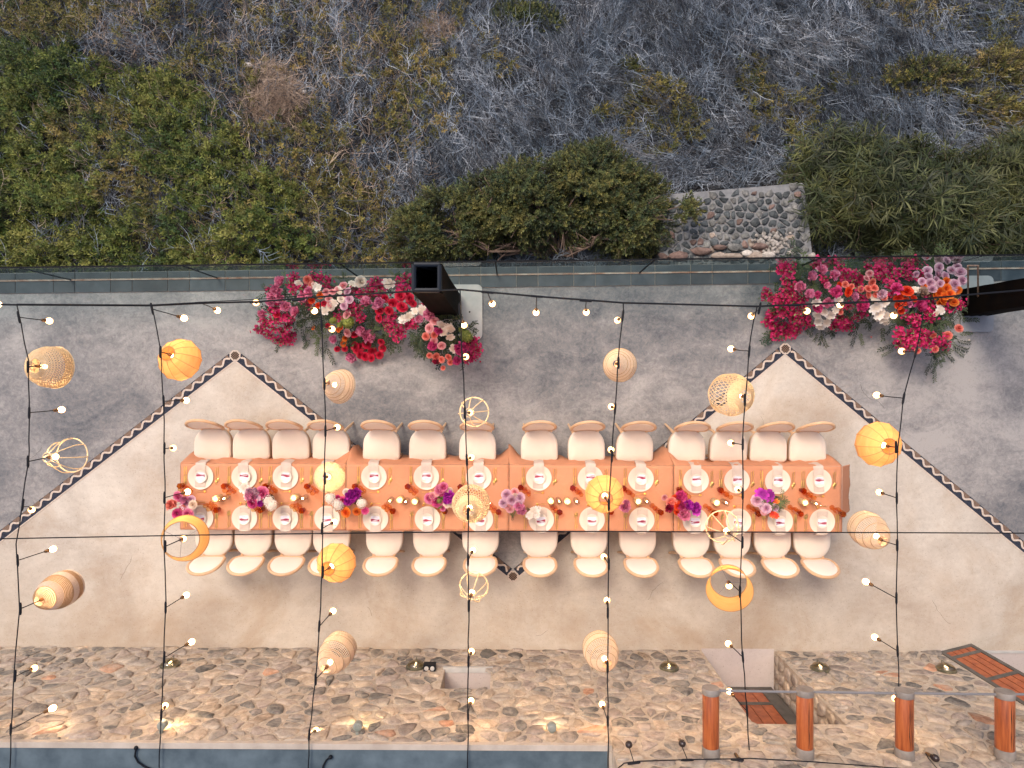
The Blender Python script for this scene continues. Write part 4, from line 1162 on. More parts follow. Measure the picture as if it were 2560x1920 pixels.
# ================================================================== CHAIRS
TA = -math.atan(7.5 / 1655)                     # the table runs very slightly off the picture's horizontal
def sup(a, n=32, e=2.6):
    out = []
    for k in range(n):
        t_ = 2 * math.pi * k / n; c, s = math.cos(t_), math.sin(t_)
        out.append((abs(c) ** (2 / e) * (1 if c > 0 else -1), abs(s) ** (2 / e) * (1 if s > 0 else -1)))
    return out
def make_chair():
    """front of the seat towards -y, back towards +y"""
    rt = thing('dining_chair', 'x', 'chair')
    # seat outline: straight bowed front, sides closing to a round back
    def outline(k, n=36):
        o_ = []
        for i in range(n):
            t_ = 2 * math.pi * i / n; c, s = math.cos(t_), math.sin(t_)
            e = 2.5 if s > 0 else 12.0
            x = abs(c) ** (2 / e) * (1 if c > 0 else -1); y = abs(s) ** (2 / e) * (1 if s > 0 else -1)
            w = .238 - .030 * (y > -.3) * (y + .3) ** 2
            yy = y * .208 - (.016 * (1 - x * x) if y < -.6 else 0)
            o_.append((x * w * k, yy * k))
        return o_
    mb = MB(); n = 36; vs = []; fs = []
    lv = ((.95, .425), (1.0, .44), (1.0, .465), (.975, .482), (.90, .494), (.6, .502), (.25, .506))
    for (k, z) in lv: vs += [(x, y, z) for x, y in outline(k, n)]
    vs.append((0, 0, .507))
    for r_ in range(len(lv) - 1):
        for i in range(n): fs.append((r_ * n + i, r_ * n + (i + 1) % n, (r_ + 1) * n + (i + 1) % n, (r_ + 1) * n + i))
    for i in range(n): fs.append(((len(lv) - 1) * n + i, (len(lv) - 1) * n + (i + 1) % n, len(lv) * n))
    mb.add(vs, fs); mb.obj('seat', MT['pad'], rt)
    mb = MB(); mb.prism(outline(.985, n), .372, .4245); mb.obj('seat_frame', MT['wood'], rt)
    for sx in (-1, 1):
        mb = MB(); mb.tube([(sx * .195, -.165, .372), (sx * .197, -.168, .2), (sx * .200, -.172, 0)], [.021, .018, .012], 8); mb.obj('leg', MT['wood'], rt)
        mb = MB(); mb.tube([(sx * .158, .150, .372), (sx * .168, .185, .2), (sx * .185, .235, 0)], [.020, .018, .014], 8); mb.obj('leg', MT['wood'], rt)
    # backrest: an upright rounded oval tilted backwards
    th = math.radians(15); cz, cy = .716, .226
    def bp(x, h, dp=0.0):
        y0 = cy + h * math.sin(th) + .030 * (1 - (x / .21) ** 2) + dp * math.cos(th)
        return (x, y0, cz + h * math.cos(th) - dp * math.sin(th))
    def ov(k):
        o_ = []
        for i in range(40):
            t_ = 2 * math.pi * i / 40; c, s = math.cos(t_), math.sin(t_)
            e = 2.15 if s > 0 else 3.4
            o_.append((abs(c) ** (2 / e) * (1 if c > 0 else -1) * .200 * k * (1 - .05 * (s < 0) * abs(s)), abs(s) ** (2 / e) * (1 if s > 0 else -1) * .215 * k))
        return o_
    mb = MB(); mb.tube([bp(x, h) for x, h in ov(1.0)], .0195, 8, closed=True); mb.obj('back_frame', MT['wood'], rt)
    mb = MB(); vs = []; fs = []; N = 40
    for (k, dp) in ((.955, -.006), (.88, -.017), (.55, -.026), (.2, -.029)): vs += [bp(x, h, dp) for x, h in ov(k)]
    vs.append(bp(0, 0, -.03))
    for r_ in range(3):
        for i in range(N): fs.append((r_ * N + i, r_ * N + (i + 1) % N, (r_ + 1) * N + (i + 1) % N, (r_ + 1) * N + i))
    for i in range(N): fs.append((3 * N + i, 3 * N + (i + 1) % N, 4 * N))
    o0_ = len(vs)
    for (k, dp) in ((.955, .006), (.6, .012)): vs += [bp(x, h, dp) for x, h in ov(k)]
    vs.append(bp(0, 0, .014))
    for i in range(N): fs.append((o0_ + (i + 1) % N, o0_ + i, o0_ + N + i, o0_ + N + (i + 1) % N)); fs.append((o0_ + N + (i + 1) % N, o0_ + N + i, o0_ + 2 * N))
    for i in range(N): fs.append((i, (i + 1) % N, o0_ + (i + 1) % N, o0_ + i)[::-1])
    mb.add(vs, fs); mb.obj('back_pad', MT['backpad'], rt)
    for sx in (-1, 1):
        mb = MB(); a = bp(sx * .120, -.208)
        mb.tube([(sx * .136, .150, .42), (sx * .130, .182, .49), a], [.021, .019, .017], 8); mb.obj('back_post', MT['wood'], rt)
    return rt
topx = [529.6, 626, 725, 826, 953, 1068.5, 1194, 1348, 1466, 1588, 1719, 1823, 1923, 2021]
botx = [533, 631, 731, 827, 960, 1078, 1201.5, 1348, 1473, 1595, 1729.5, 1831.6, 1933.4, 2032]
TOPN = ['at the far left end', 'second from the left end', 'third from the left end', 'below the spiralling border with the next gap on its right', 'just right of the first tablecloth seam', 'standing alone left of the open cane shade',
        'partly under the open cane shade', 'just right of the centre seam', 'between the centre seam and the ochre lantern', 'standing where the mosaic border meets the table', 'first of the last four', 'under the large bamboo shade', 'next to last before the right end', 'at the far right end']
ch0 = make_chair()
for row, (xs_, side) in enumerate(((topx, 'hill'), (botx, 'house'))):
    for k, u in enumerate(xs_):
        o = ch0 if (row == 0 and k == 0) else copy_tree(ch0)
        v = (1107.5 + (u - 530) * .0042) if row == 0 else (1352.5 + (u - 530) * .0046)
        p = P(u, v, .49)
        p.y += 0.0 if row == 0 else 0.0
        o.location = (p.x, p.y, 0)
        jit = R.uniform(-.035, .035)
        o.rotation_euler = (0, 0, (0 if row == 0 else math.pi) + TA + jit)
        o['label'] = 'cream oak chair, ' + (ORD[k] + ' from the left' if k < 7 else (ORD[13 - k] + ' from the right' if k < 13 else 'last on the right')) + ' on the ' + side + ' side of the table'
        o['group'] = 'oak dining chairs along the ' + side + ' side'

# ================================================================== TABLES AND CLOTHS
TH = .752
cor = [(450.5, 1159.5), (865, 1161.3), (1272.7, 1163.2), (1684.6, 1165), (2105.3, 1167)]
corb = [(450, 1324.8), (865, 1327), (1272.7, 1329.3), (1684.6, 1331.5), (2106, 1334)]
tp = [P(*c, TH + .006) for c in cor]; bt = [P(*c, TH + .006) for c in corb]
where = ('at the left end', 'left of the middle', 'right of the middle', 'at the right end')
for k in range(4):
    x0, x1 = tp[k].x + .012, tp[k + 1].x - .012
    yt, yb = tp[k].y - .02, bt[k].y + .02
    tb = thing('banquet_table', 'long table under the terracotta cloth, section ' + where[k], 'table', ((x0 + x1) / 2, (yt + yb) / 2, 0), TA, 'tables pushed end to end')
    L, W = (x1 - x0) / 2 - .01, (yt - yb) / 2 - .004
    mb = MB(); mb.box((-L, -W, TH - .04), (L, W, TH - .006)); mb.obj('tabletop', MT['wood'], tb, smooth=False)
    for sx in (-1, 1):
        for sy in (-1, 1):
            mb = MB(); mb.box((sx * (L - .08) - .025, sy * (W - .07) - .025, 0), (sx * (L - .08) + .025, sy * (W - .07) + .025, TH - .041)); mb.obj('leg', MT['wood'], tb, smooth=False)
    # cloth: top sheet + hanging skirts as one draped surface
    cl = thing('tablecloth', 'terracotta linen tablecloth on the table section ' + where[k], 'tablecloth', ((tp[k].x + tp[k + 1].x) / 2, (tp[k].y + bt[k].y) / 2, 0), TA, 'terracotta tablecloths')
    Lx, Wy = (tp[k + 1].x - tp[k].x) / 2 - .0025, (tp[k].y - bt[k].y) / 2
    mb = MB(); NX, NY = 60, 26
    def topz(x, y):
        z = TH + .002 + .0012 * noise.noise(Vector((x * 3 + k * 9, y * 5, 1)))
        z += .0035 * math.exp(-((y + .01) / .006) ** 2)           # the pressed centre fold
        return z
    vs = [(-Lx + 2 * Lx * i / NX, -Wy + 2 * Wy * j / NY, topz(-Lx + 2 * Lx * i / NX, -Wy + 2 * Wy * j / NY)) for j in range(NY + 1) for i in range(NX + 1)]
    mb.add(vs, [(j * (NX + 1) + i, j * (NX + 1) + i + 1, (j + 1) * (NX + 1) + i + 1, (j + 1) * (NX + 1) + i) for j in range(NY) for i in range(NX)])
    def skirt(side):
        # side 0: hill side (+y), 1: house side (-y), 2: left end, 3: right end
        n_ = 90 if side < 2 else 44
        D = [0, .006, .02, .06, .14, .26, .40, .56, .66]
        if side == 3: D = [0, .006, .02, .05, .09, .14, .19, .24, .28]
        vs = []
        for di, dd in enumerate(D):
            for i in range(n_ + 1):
                f = i / n_
                if side < 2:
                    x = -Lx + 2 * Lx * f; y = Wy if side == 0 else -Wy; nx_, ny_ = 0, (1 if side == 0 else -1)
                else:
                    y = -Wy + 2 * Wy * f; x = -Lx if side == 2 else Lx; nx_, ny_ = (-1 if side == 2 else 1), 0
                w = noise.noise(Vector((f * (9 if side < 2 else 5) + k * 13 + side * 7, dd * .8, 3))) + .5 * noise.noise(Vector((f * 26 + k * 3, dd, side)))
                am = min(1, dd / .35)
                off = .004 + (.030 + .048 * w) * am + .006 * min(1, dd / .02)
                if side == 0:
                    e1 = math.exp(-((x + Lx) / .10) ** 2); e2 = math.exp(-((x - Lx) / .12) ** 2)
                    off += am * ((.15 if k > 0 else .06) * e1 + (.13 if k < 3 else .08) * e2)
                    off = max(off, .003)
                if side == 1: off = max(.002, off * .35)
                drop = dd
                if side == 3:
                    g = max(0, min(1, (f - .02) / .1)) if f < .5 else 1
                    g = 1.0 if f > .28 else .15 + .85 * max(0, (f - .12) / .16)
                    off = .006 + dd * (.72 * g) + .02 * w * am * g
                    drop = dd * (1 - .15 * g) if g > .2 else dd * 1.5
                x += nx_ * off; y += ny_ * off
                if side < 2: x += (.03 * (f - .5)) * am
                vs.append((x, y, TH + .002 - drop))
        return vs, n_, len(D)
    for side in (0, 1) + ((2,) if k == 0 else ()) + ((3,) if k == 3 else ()):
        vs, n_, m_ = skirt(side)
        fs = [(j * (n_ + 1) + i, j * (n_ + 1) + i + 1, (j + 1) * (n_ + 1) + i + 1, (j + 1) * (n_ + 1) + i) for j in range(m_ - 1) for i in range(n_)]
        if side in (0, 3): pass
        mb.add(vs, fs)
    co_ = mb.obj('cloth', MT['cloth'], cl)
    sol = co_.modifiers.new('hem', 'SOLIDIFY'); sol.thickness = .0012; sol.offset = 0
TZ = TH + .0045

# ================================================================== PLACE SETTINGS
ptop = [(502, 1191.5), (611, 1192), (714, 1192), (817, 1192), (935, 1192), (1066, 1192.3), (1197, 1193), (1347, 1194.5), (1476, 1196), (1602, 1197), (1740, 1201), (1842, 1201.5), (1944, 1203), (2047, 1203.5)]
pbot = [(502, 1294.5), (611.5, 1295), (714, 1295.5), (818, 1296), (939, 1297), (1069, 1297.5), (1201, 1298.5), (1353, 1299), (1480, 1299), (1604, 1300), (1738, 1301.5), (1846, 1303), (1950, 1303.5), (2055, 1304)]
def one(name, mb, mt, smooth=True):
    return mb.mesh(name, MT[mt], smooth)
mb = MB(); mb.lathe([(1e-5, .004), (.095, .004), (.10, .006), (.103, .008), (.150, .013), (.1575, .0155), (.1585, .0145), (.155, .010), (.10, .001), (1e-5, .0005)], 48, close=False); me_ch = one('charger_plate', mb, 'plate')
mb = MB(); mb.lathe([(1e-5, .005), (.052, .005), (.056, .008), (.073, .0125), (.0765, .0135), (.077, .0125), (.055, .002), (1e-5, .001)], 40, close=False); me_pl = one('bread_plate', mb, 'plate2')
def napkin(side_w, e, seed, drop=.15):
    """folded linen under the plate; e is the distance from the plate's middle to the table edge"""
    mb = MB()
    ys = [-.128, -.112, -.07, 0, .07, .118, e - .018, e - .004, e + .008, e + .013, e + .022, e + .034]
    zs = [.0165, .0165, .012, .0105, .012, .0175, .0155, .0125, .006, -.012, -drop * .5, -drop]
    vs = []; n = 7
    for j, (y, z) in enumerate(zip(ys, zs)):
        for i in range(n):
            f = i / (n - 1) - .5
            vs.append((f * side_w * (1 + .03 * math.sin(j)), y + (.006 * math.sin(f * 5 + seed) if j > 8 else 0), z + .0016 * noise.noise(Vector((f * 6, y * 20, seed))) + (.0012 if abs(f) > .45 else 0)))
    m_ = len(ys)
    fs = [(j * n + i, j * n + i + 1, (j + 1) * n + i + 1, (j + 1) * n + i) for j in range(m_ - 1) for i in range(n - 1)]
    mb.add(vs, fs)
    mb.add([(x, y + (.003 if q_ > 8 * n else 0), z + .0028) for q_, (x, y, z) in enumerate(vs)], fs)                # the folded second layer
    return mb.mesh('linen_napkin', MT['napkin'], True)
naps = [napkin(.125, .160 + .0015 * s, s) for s in range(14)]; napb = [napkin(.125, .153, s + 20, .10) for s in range(3)]
mb = MB(); mb.box((-.054, -.036, 0), (.054, .052, .0012)); me_card = one('menu_card', mb, 'card', False)
mb = MB()
for z_, w_ in ((-.020, .030), (-.026, .022)): mb.box((-w_, z_ - .0006, .0012), (w_, z_ + .0006, .00145))
me_line = one('print_line', mb, 'cardgrey', False)
def brush(seed, mt, yc, hh):
    r = random.Random(seed); mb = MB(); n = 9; vs = []; b0 = r.uniform(-.006, .006)
    for i in range(n):
        x = -.053 + .106 * i / (n - 1); w = hh * (1 + .55 * math.sin(i * .8 + seed) + r.uniform(-.15, .15)); c = yc + b0 * math.sin(i * .5 + seed)
        vs += [(x, c - w, .0022 if mt == 'cardred' else .0017), (x, c + w * .8, .0022 if mt == 'cardred' else .0017)]
    mb.add(vs, [(2 * i, 2 * i + 2, 2 * i + 3, 2 * i + 1) for i in range(n - 1)]); return mb.mesh('brush_stroke', MT[mt], False)
br_r = [brush(s, 'cardred', .012, .0092) for s in range(7)]; br_g = [brush(s + 20, 'cardgrey', .026, .008) for s in range(7)]
def strip(prof, z=.002, th=.0022):
    mb = MB(); n = len(prof); prof = [(y, w * 1.3, x) for (y, w, x) in prof]; vs = [(x - w, y, z) for (y, w, x) in prof] + [(x + w, y, z) for (y, w, x) in prof]
    top = [(x - w * .6, y, z + th) for (y, w, x) in prof] + [(x + w * .6, y, z + th) for (y, w, x) in prof]
    vv = vs + top; fs = []
    for i in range(n - 1):
        fs += [(2 * n + i, 3 * n + i, 3 * n + i + 1, 2 * n + i + 1), (i, 2 * n + i, 2 * n + i + 1, i + 1), (n + i, n + i + 1, 3 * n + i + 1, 3 * n + i)]
    fs += [(0, n, 3 * n, 2 * n), (n - 1, 3 * n - 1, 4 * n - 1, 2 * n - 1)]
    mb.add(vv, fs); return mb
kn = strip([(.115, .0022, 0), (.09, .0042, 0), (.03, .0036, 0), (.0, .0028, 0), (-.01, .0065, 0), (-.07, .0078, .001), (-.10, .006, .002), (-.112, .001, .003)]); me_kn = one('gold_knife', kn, 'gold')
fk = strip([(.105, .0022, 0), (.09, .0045, 0), (.03, .0026, 0), (-.03, .0024, 0), (-.045, .004, 0), (-.055, .0105, 0), (-.070, .0115, 0)])
for q_ in (-.009, -.003, .003, .009): fk.box((q_ - .0014, -.100, .003), (q_ + .0014, -.0695, .005))
me_fk = one('gold_fork', fk, 'gold')
sp = strip([(.10, .0022, 0), (.085, .004, 0), (.02, .0022, 0), (-.035, .0022, 0)]); sp.ball((0, -.058, .004), .016, 12, 6, .22)
sp.v = [(x, y if y > -.036 or abs(y + .058) > .03 else -.058 + (y + .058) * 1.4, z) for x, y, z in sp.v]; me_sp = one('gold_spoon', sp, 'gold')
ds = strip([(.075, .0018, 0), (.05, .003, 0), (.0, .0018, 0), (-.02, .0018, 0)]); ds.ball((0, -.034, .005), .014, 12, 6, .4); me_ds = one('dessert_spoon', ds, 'gold')
sc = MB(); sc.lathe([(1e-5, .0), (.010, .0), (.0145, .014), (.0135, .014), (.009, .003), (1e-5, .003)], 16, close=False); me_sc = one('salt_cup', sc, 'gold')
def hexcup(h, r0, r1, wall=.003, base=.008):
    mb = MB(); mb.lathe([(1e-5, 0), (r0, 0), ((r0 + r1) / 2 * 1.03, h * .5), (r1, h), (r1 - wall, h), (r0 - wall, base), (1e-5, base)], 6, close=False); return mb
t_ = hexcup(.098, .029, .039, .004, .012); me_tm = one('amber_tumbler', t_, 'amber', False)
def stem(hb, r1, h0):
    mb = MB(); mb.lathe([(1e-5, 0), (.033, 0), (.032, .003), (.006, .007), (.0042, h0 * .5), (.006, h0 - .004)], 16, close=False)
    s0 = len(mb.v); g = MB(); g.lathe([(1e-5, 0), (.018, .002), (r1 * 1.06, hb * .45), (r1, hb), (r1 - .0028, hb), (r1, hb * .45), (.015, .006), (1e-5, .005)], 6, close=False)
    mb.add([(x, y, z + h0) for x, y, z in g.v], g.f); return mb
me_s1 = one('stem_glass', stem(.105, .034, .085), 'amber2', False); me_s2 = one('stem_glass', stem(.09, .030, .10), 'amber2', False)
for row, pp_ in enumerate((ptop, pbot)):
    side = 'hill' if row == 0 else 'house'
    for k, (u, v) in enumerate(pp_):
        ps = P(u, v, TZ + .008); a = (0 if row == 0 else math.pi) + TA
        seat = (ORD[k] + ' place from the left') if k < 7 else (ORD[13 - k] + ' place from the right' if k < 13 else 'last place on the right')
        tail = ', ' + side + ' side'
        def put(me, name, dx, dy, z, rz, label, cat, grp):
            jx = R.uniform(-.003, .003); jy = R.uniform(-.003, .003)
            if name in ('charger_plate', 'bread_plate', 'linen_napkin', 'menu_card'): jx = jy = 0
            c, s = math.cos(a), math.sin(a)
            o = place(me, name, None, (ps.x + (dx + jx) * c - (dy + jy) * s, ps.y + (dx + jx) * s + (dy + jy) * c, z), (0, 0, a + rz))
            return tag(o, label + seat + tail, cat, grp)
        put(me_ch, 'charger_plate', 0, 0, TZ, 0, 'large cream charger plate at the ', 'plate', 'cream charger plates')
        nk = naps[k] if row == 0 else napb[k % 3]
        put(nk, 'linen_napkin', R.uniform(-.008, .008), 0, TZ, R.uniform(-.04, .04), 'oat linen napkin under the small plate, ', 'napkin', 'folded linen napkins')
        oy = .002
        o = put(me_pl, 'bread_plate', .004, oy, TZ + .0165, 0, 'small white plate on the napkin, ', 'plate', 'small white plates')
        o = put(me_card, 'menu_card', .003, oy + (.0), TZ + .0245, R.uniform(-.05, .05), 'white menu card with crimson stroke, ', 'menu card', 'menu cards on the plates')
        place(br_g[(k * 3 + row) % 7], 'grey_stroke', o); place(br_r[(k * 2 + row) % 7], 'crimson_stroke', o); place(me_line, 'print_line', o)
        put(me_kn, 'gold_knife', -.205, .012, TZ, math.pi * 0, 'outer gold knife, ', 'knife', 'gold knives'); put(me_kn, 'gold_knife', -.182, .018, TZ, 0, 'inner gold knife, ', 'knife', 'gold knives')
        put(me_fk, 'gold_fork', .188, .006, TZ, .02, 'inner gold fork, ', 'fork', 'gold forks'); put(me_fk if row else me_sp, 'gold_fork' if row else 'gold_spoon', .209, .018, TZ, 0, 'outer gold fork, ' if row else 'gold spoon outside the fork, ', 'fork' if row else 'spoon', 'outer gold cutlery')
        put(me_ds, 'dessert_spoon', .015, -.188, TZ, math.pi / 2 + .03, 'short gold spoon lying above the plate, ', 'spoon', 'short gold spoons')
        put(me_sc, 'salt_cup', .052, -.180, TZ, 0, 'tiny gold cup above the plate, ', 'cup', 'tiny gold cups')
        put(me_tm, 'amber_tumbler', -.222, -.108, TZ, R.uniform(0, 1), 'dark amber hexagonal tumbler, ', 'glass', 'dark amber tumblers')
        put(me_s1, 'stem_glass', -.172, -.142, TZ, R.uniform(0, 1), 'taller amber stem glass by the tumbler, ', 'glass', 'pale amber stem glasses')
        put(me_s2, 'stem_glass', -.128, -.176, TZ, R.uniform(0, 1), 'smaller amber stem glass by the plate, ', 'glass', 'pale amber stem glasses')

# ================================================================== CANDLES
def pillar(u, v, lab, h=.15):
    p = P(u, v, TZ + h * .5); rt = thing('pillar_candle', lab, 'candle', (p.x, p.y, TZ), 0, 'thick ivory candles in jars')
    mb = MB(); mb.lathe([(1e-5, .0005), (.043, .0005), (.043, h), (.041, h), (.041, .004), (1e-5, .004)], 24, close=False); mb.obj('jar', MT['clear'], rt)
    mb = MB(); mb.lathe([(1e-5, .005), (.0385, .005), (.0385, h * .80), (.036, h * .82), (.02, h * .80), (1e-5, h * .795)], 24, close=False); mb.obj('wax', MT['wax'], rt)
    mb = MB(); mb.ball((0, 0, h * .80 + .018), .0085, 8, 6, 2.2); mb.obj('flame', MT['flame'], rt)
def taper(u, v, lab, h=.2):
    p = P(u, v, TZ + h * .5); rt = thing('glass_tube_candle', lab, 'candle', (p.x, p.y, TZ), 0, 'candles in clear glass tubes')
    mb = MB(); mb.lathe([(1e-5, .0005), (.034, .0005), (.034, h), (.032, h), (.032, .004), (1e-5, .004)], 24, close=False); mb.obj('tube', MT['clear'], rt)
    mb = MB(); mb.lathe([(1e-5, .005), (.011, .005), (.010, h * .62), (1e-5, h * .63)], 12, close=False); mb.obj('wax', MT['wax'], rt)
    mb = MB(); mb.ball((0, 0, h * .62 + .018), .0075, 8, 6, 2.2); mb.obj('flame', MT['flame'], rt)
pl_ = [(542.5, 1245, 'between the first and second places from the left'), (737, 1243, 'left of the white and violet bouquet'), (1000.5, 1248.5, 'left one of the pair before the pink rose bouquet'), (1038, 1252.5, 'right one of the pair before the pink rose bouquet'),
       (1376.5, 1251, 'first right of the lilac bouquet'), (1417.6, 1252, 'closest to the ochre lantern over the table'), (1594, 1252, 'left of the orange and violet bouquet'), (1789, 1255, 'between two bouquets on the right table'), (2009, 1255, 'nearest the right end of the table')]
for u, v, l in pl_: pillar(u, v, 'lit ivory pillar candle, ' + l, .17)
tl_ = [(563, 1245, 'nearest the left end of the table'), (759, 1245, 'just left of the violet bouquet'), (976, 1251, 'first one before the pink rose bouquet'), (1015, 1253, 'between the pillar candles left of the pink bouquet'), (1397, 1251.5, 'between the pillar candles right of the lilac bouquet'),
       (1441, 1252.5, 'almost touching the ochre lantern over the table'), (1616, 1252.5, 'left of the orange and violet bouquet'), (1813, 1255.5, 'left of the bouquet with green leaves'), (2037, 1258, 'nearest the right end of the table')]
for u, v, l in tl_: taper(u, v, 'slim candle in a glass tube, ' + l)

# ================================================================== FLOWERS
def petal_grid(mb, base, d, up, L, W, cup=.35, ruf=.0, r=None, n=3):
    d = Vector(d).normalized(); s = d.cross(Vector(up)); s = s.normalized() if s.length > 1e-4 else d.orthogonal().normalized(); nn = s.cross(d).normalized()
    vs = []
    for j in range(n):
        f = j / (n - 1)
        w = W * (.35 + .9 * math.sin(min(1, f * 1.05) * math.pi * .62)) * (1 if f < .99 else .8)
        for i in (-1, 0, 1):
            c = Vector(base) + d * L * f + s * w * .5 * i + nn * (cup * L * f * f - abs(i) * .12 * W * -1)
            if r and j == n - 1: c += nn * r.uniform(-ruf, ruf) + d * r.uniform(-ruf, ruf)
            vs.append(c)
    fs = [(j * 3 + i, j * 3 + i + 1, (j + 1) * 3 + i + 1, (j + 1) * 3 + i) for j in range(n - 1) for i in range(2)]
    mb.add(vs, fs)
def peony(seed):
    r = random.Random(seed); mb = MB()
    for el, cnt, rr_ in ((-.2, 9, .55), (.25, 11, .55), (.65, 12, .6), (1.0, 9, .62), (1.35, 6, .64)):
        for i in range(cnt):
            az = 2 * math.pi * (i + r.uniform(-.3, .3)) / cnt + el * 3; e = el + r.uniform(-.12, .12)
            n_ = Vector((math.cos(az) * math.cos(e), math.sin(az) * math.cos(e), math.sin(e)))
            t_ = Vector((0, 0, 1)) + Vector((r.uniform(-.6, .6), r.uniform(-.6, .6), 0)); t_ = (t_ - n_ * t_.dot(n_)).normalized()
            if e < .4: d = n_ * .8 + t_ * .5
            else: d = n_ * 1.0 + t_ * .25
            petal_grid(mb, n_ * rr_ * .35, d, n_, .62 * r.uniform(.85, 1.1), .42, -.25 + r.uniform(-.3, .5), .10, r)
    return mb
def rose(seed, open_=1.0):
    r = random.Random(seed); mb = MB()
    k = 0
    for ring, (cnt, rad, el) in enumerate(((5, .50, .12), (5, .40, .40), (5, .30, .75), (4, .20, 1.05), (3, .10, 1.25))):
        for i in range(cnt):
            az = 2 * math.pi * (i + .5 * (ring % 2) + r.uniform(-.1, .1)) / cnt
            o_ = Vector((math.cos(az), math.sin(az), 0))
            d = o_ * math.cos(el) + Vector((0, 0, math.sin(el)))
            L = (.62, .58, .55, .5, .46)[ring]; W = (.78, .68, .55, .42, .3)[ring]
            tn = Vector((-o_.y, o_.x, 0)); n = 4; vs = []
            for j in range(n):
                f = j / (n - 1); hgt = -.15 + L * math.sin(el + .25) * f; ra = rad * .35 + rad * 1.05 * f ** .7 + (.16 * f * f if ring < 3 else 0)
                for i2 in (-1, -.4, .4, 1):
                    an = az + i2 * W * (.8 + .4 * f) / max(.25, ra + .22); rr_ = ra - .03 * abs(i2)
                    z = hgt - .08 * abs(i2) * f - (.10 * f * f if ring < 2 else 0) + (.03 * r.uniform(-1, 1) if j == n - 1 else 0)
                    vs.append((rr_ * math.cos(an), rr_ * math.sin(an), z + .12))
            mb.add(vs, [(j * 4 + q_, j * 4 + q_ + 1, (j + 1) * 4 + q_ + 1, (j + 1) * 4 + q_) for j in range(n - 1) for q_ in range(3)])
    mb.ball((0, 0, .42), .09, 7, 5, 1.6)
    return mb
def orchid(seed):
    r = random.Random(seed); mb = MB()
    for q_ in range(2 if seed % 2 else 1):
        o_ = Vector((r.uniform(-.35, .35), r.uniform(-.35, .35), .1 * q_)) if seed % 2 else Vector()
        for i in range(5):
            az = 2 * math.pi * i / 5 + r.uniform(-.15, .15)
            d = Vector((math.cos(az), math.sin(az), .25)); petal_grid(mb, o_, d, (0, 0, 1), .85, .75 if i % 2 else .55, -.15, .06, r)
        mb.ball((o_.x, o_.y, .12), .12, 6, 4)
    return mb
def hydr(seed):
    r = random.Random(seed); mb = MB()
    for i in range(70):
        z = 1 - 1.5 * (i + .5) / 70; az = i * 2.4; q_ = math.sqrt(max(0, 1 - z * z)); n_ = Vector((q_ * math.cos(az), q_ * math.sin(az), z))
        c = n_ * r.uniform(.72, .98); a = n_.orthogonal().normalized(); b_ = n_.cross(a); t0 = r.uniform(0, 6); s_ = r.uniform(.13, .19)
        for k in range(4):
            t_ = t0 + k * math.pi / 2; d = a * math.cos(t_) + b_ * math.sin(t_); e = a * math.cos(t_ + .75) + b_ * math.sin(t_ + .75); g = a * math.cos(t_ - .75) + b_ * math.sin(t_ - .75)
            mb.add([c, c + g * s_ * .8 + n_ * .02, c + d * s_ * 1.2 + n_ * .05, c + e * s_ * .8 + n_ * .02], [(0, 1, 2, 3)])
    mb.ball((0, 0, 0), .72, 10, 7)
    return mb
def poppy(seed):
    r = random.Random(seed); mb = MB()
    for i in range(6):
        az = 2 * math.pi * i / 6; petal_grid(mb, (0, 0, 0), (math.cos(az), math.sin(az), .35), (0, 0, 1), .95, .95, -.1, .1, r)
    mb.ball((0, 0, .15), .2, 8, 5)
    return mb
def gerbera(seed):
    r = random.Random(seed); mb = MB()
    for ring in range(3):
        for i in range(14):
            az = 2 * math.pi * (i + .5 * ring) / 14; L = .95 - .25 * ring
            petal_grid(mb, (0, 0, .05 * ring), (math.cos(az), math.sin(az), .15 + .25 * ring), (0, 0, 1), L, .26, -.1, .03, r)
    mb.ball((0, 0, .15), .18, 8, 5)
    return mb
def boug(seed, leafy=.22):
    r = random.Random(seed); mb = MB()
    for i in range(44):
        c = Vector((r.gauss(0, .46), r.gauss(0, .46), r.gauss(0, .34))); 
        if r.random() < leafy:
            mb.m = 1; az = r.uniform(0, 6.28); leaf(mb, c + Vector((0, 0, .15)), (math.cos(az), math.sin(az), .3), (0, 0, 1), .42, .30)
        else:
            mb.m = 0; up_ = (Vector((0, 0, 1)) + Vector((r.gauss(0, .5), r.gauss(0, .5), 0)) + c * .5).normalized(); a = up_.orthogonal().normalized(); b_ = up_.cross(a); t0 = r.uniform(0, 6)
            for k in range(3):
                t_ = t0 + k * 2.09; d = a * math.cos(t_) + b_ * math.sin(t_) + up_ * .55; petal_grid(mb, c, d, up_, .30 * r.uniform(.8, 1.2), .27, -.2, .02, r)
    return mb
def spray(seed, trail=False):
    r = random.Random(seed); mb = MB()
    for b_ in range(1 if trail else 5):
        pts = [Vector((0, 0, 0))]; az = r.uniform(0, 6.28) if not trail else 0
        d = Vector((math.cos(az), math.sin(az), r.uniform(.1, .9) if not trail else .1)).normalized()
        if trail: d = Vector((0, -1, .0))
        n_ = 9 if trail else 6; L = 2.2 if trail else r.uniform(.9, 1.4)
        for k in range(n_):
            d = (d + Vector((r.uniform(-.25, .25), r.uniform(-.2, .2), -.04 if trail else -.1))).normalized(); pts.append(pts[-1] + d * L / n_)
        mb.m = 1; mb.tube(pts, .012, 3, caps=False); mb.m = 0
        for k in range(1, n_ + 1):
            for s_ in (-1, 1):
                dd = (pts[k] - pts[k - 1]).normalized(); sd = dd.cross(Vector((0, 0, 1))).normalized() * s_
                leaf(mb, pts[k], dd * .7 + sd * r.uniform(.5, 1.1) + Vector((0, 0, r.uniform(-.2, .35))), (0, 0, 1), r.uniform(.32, .5), r.uniform(.11, .17))
    return mb
SRC = {}
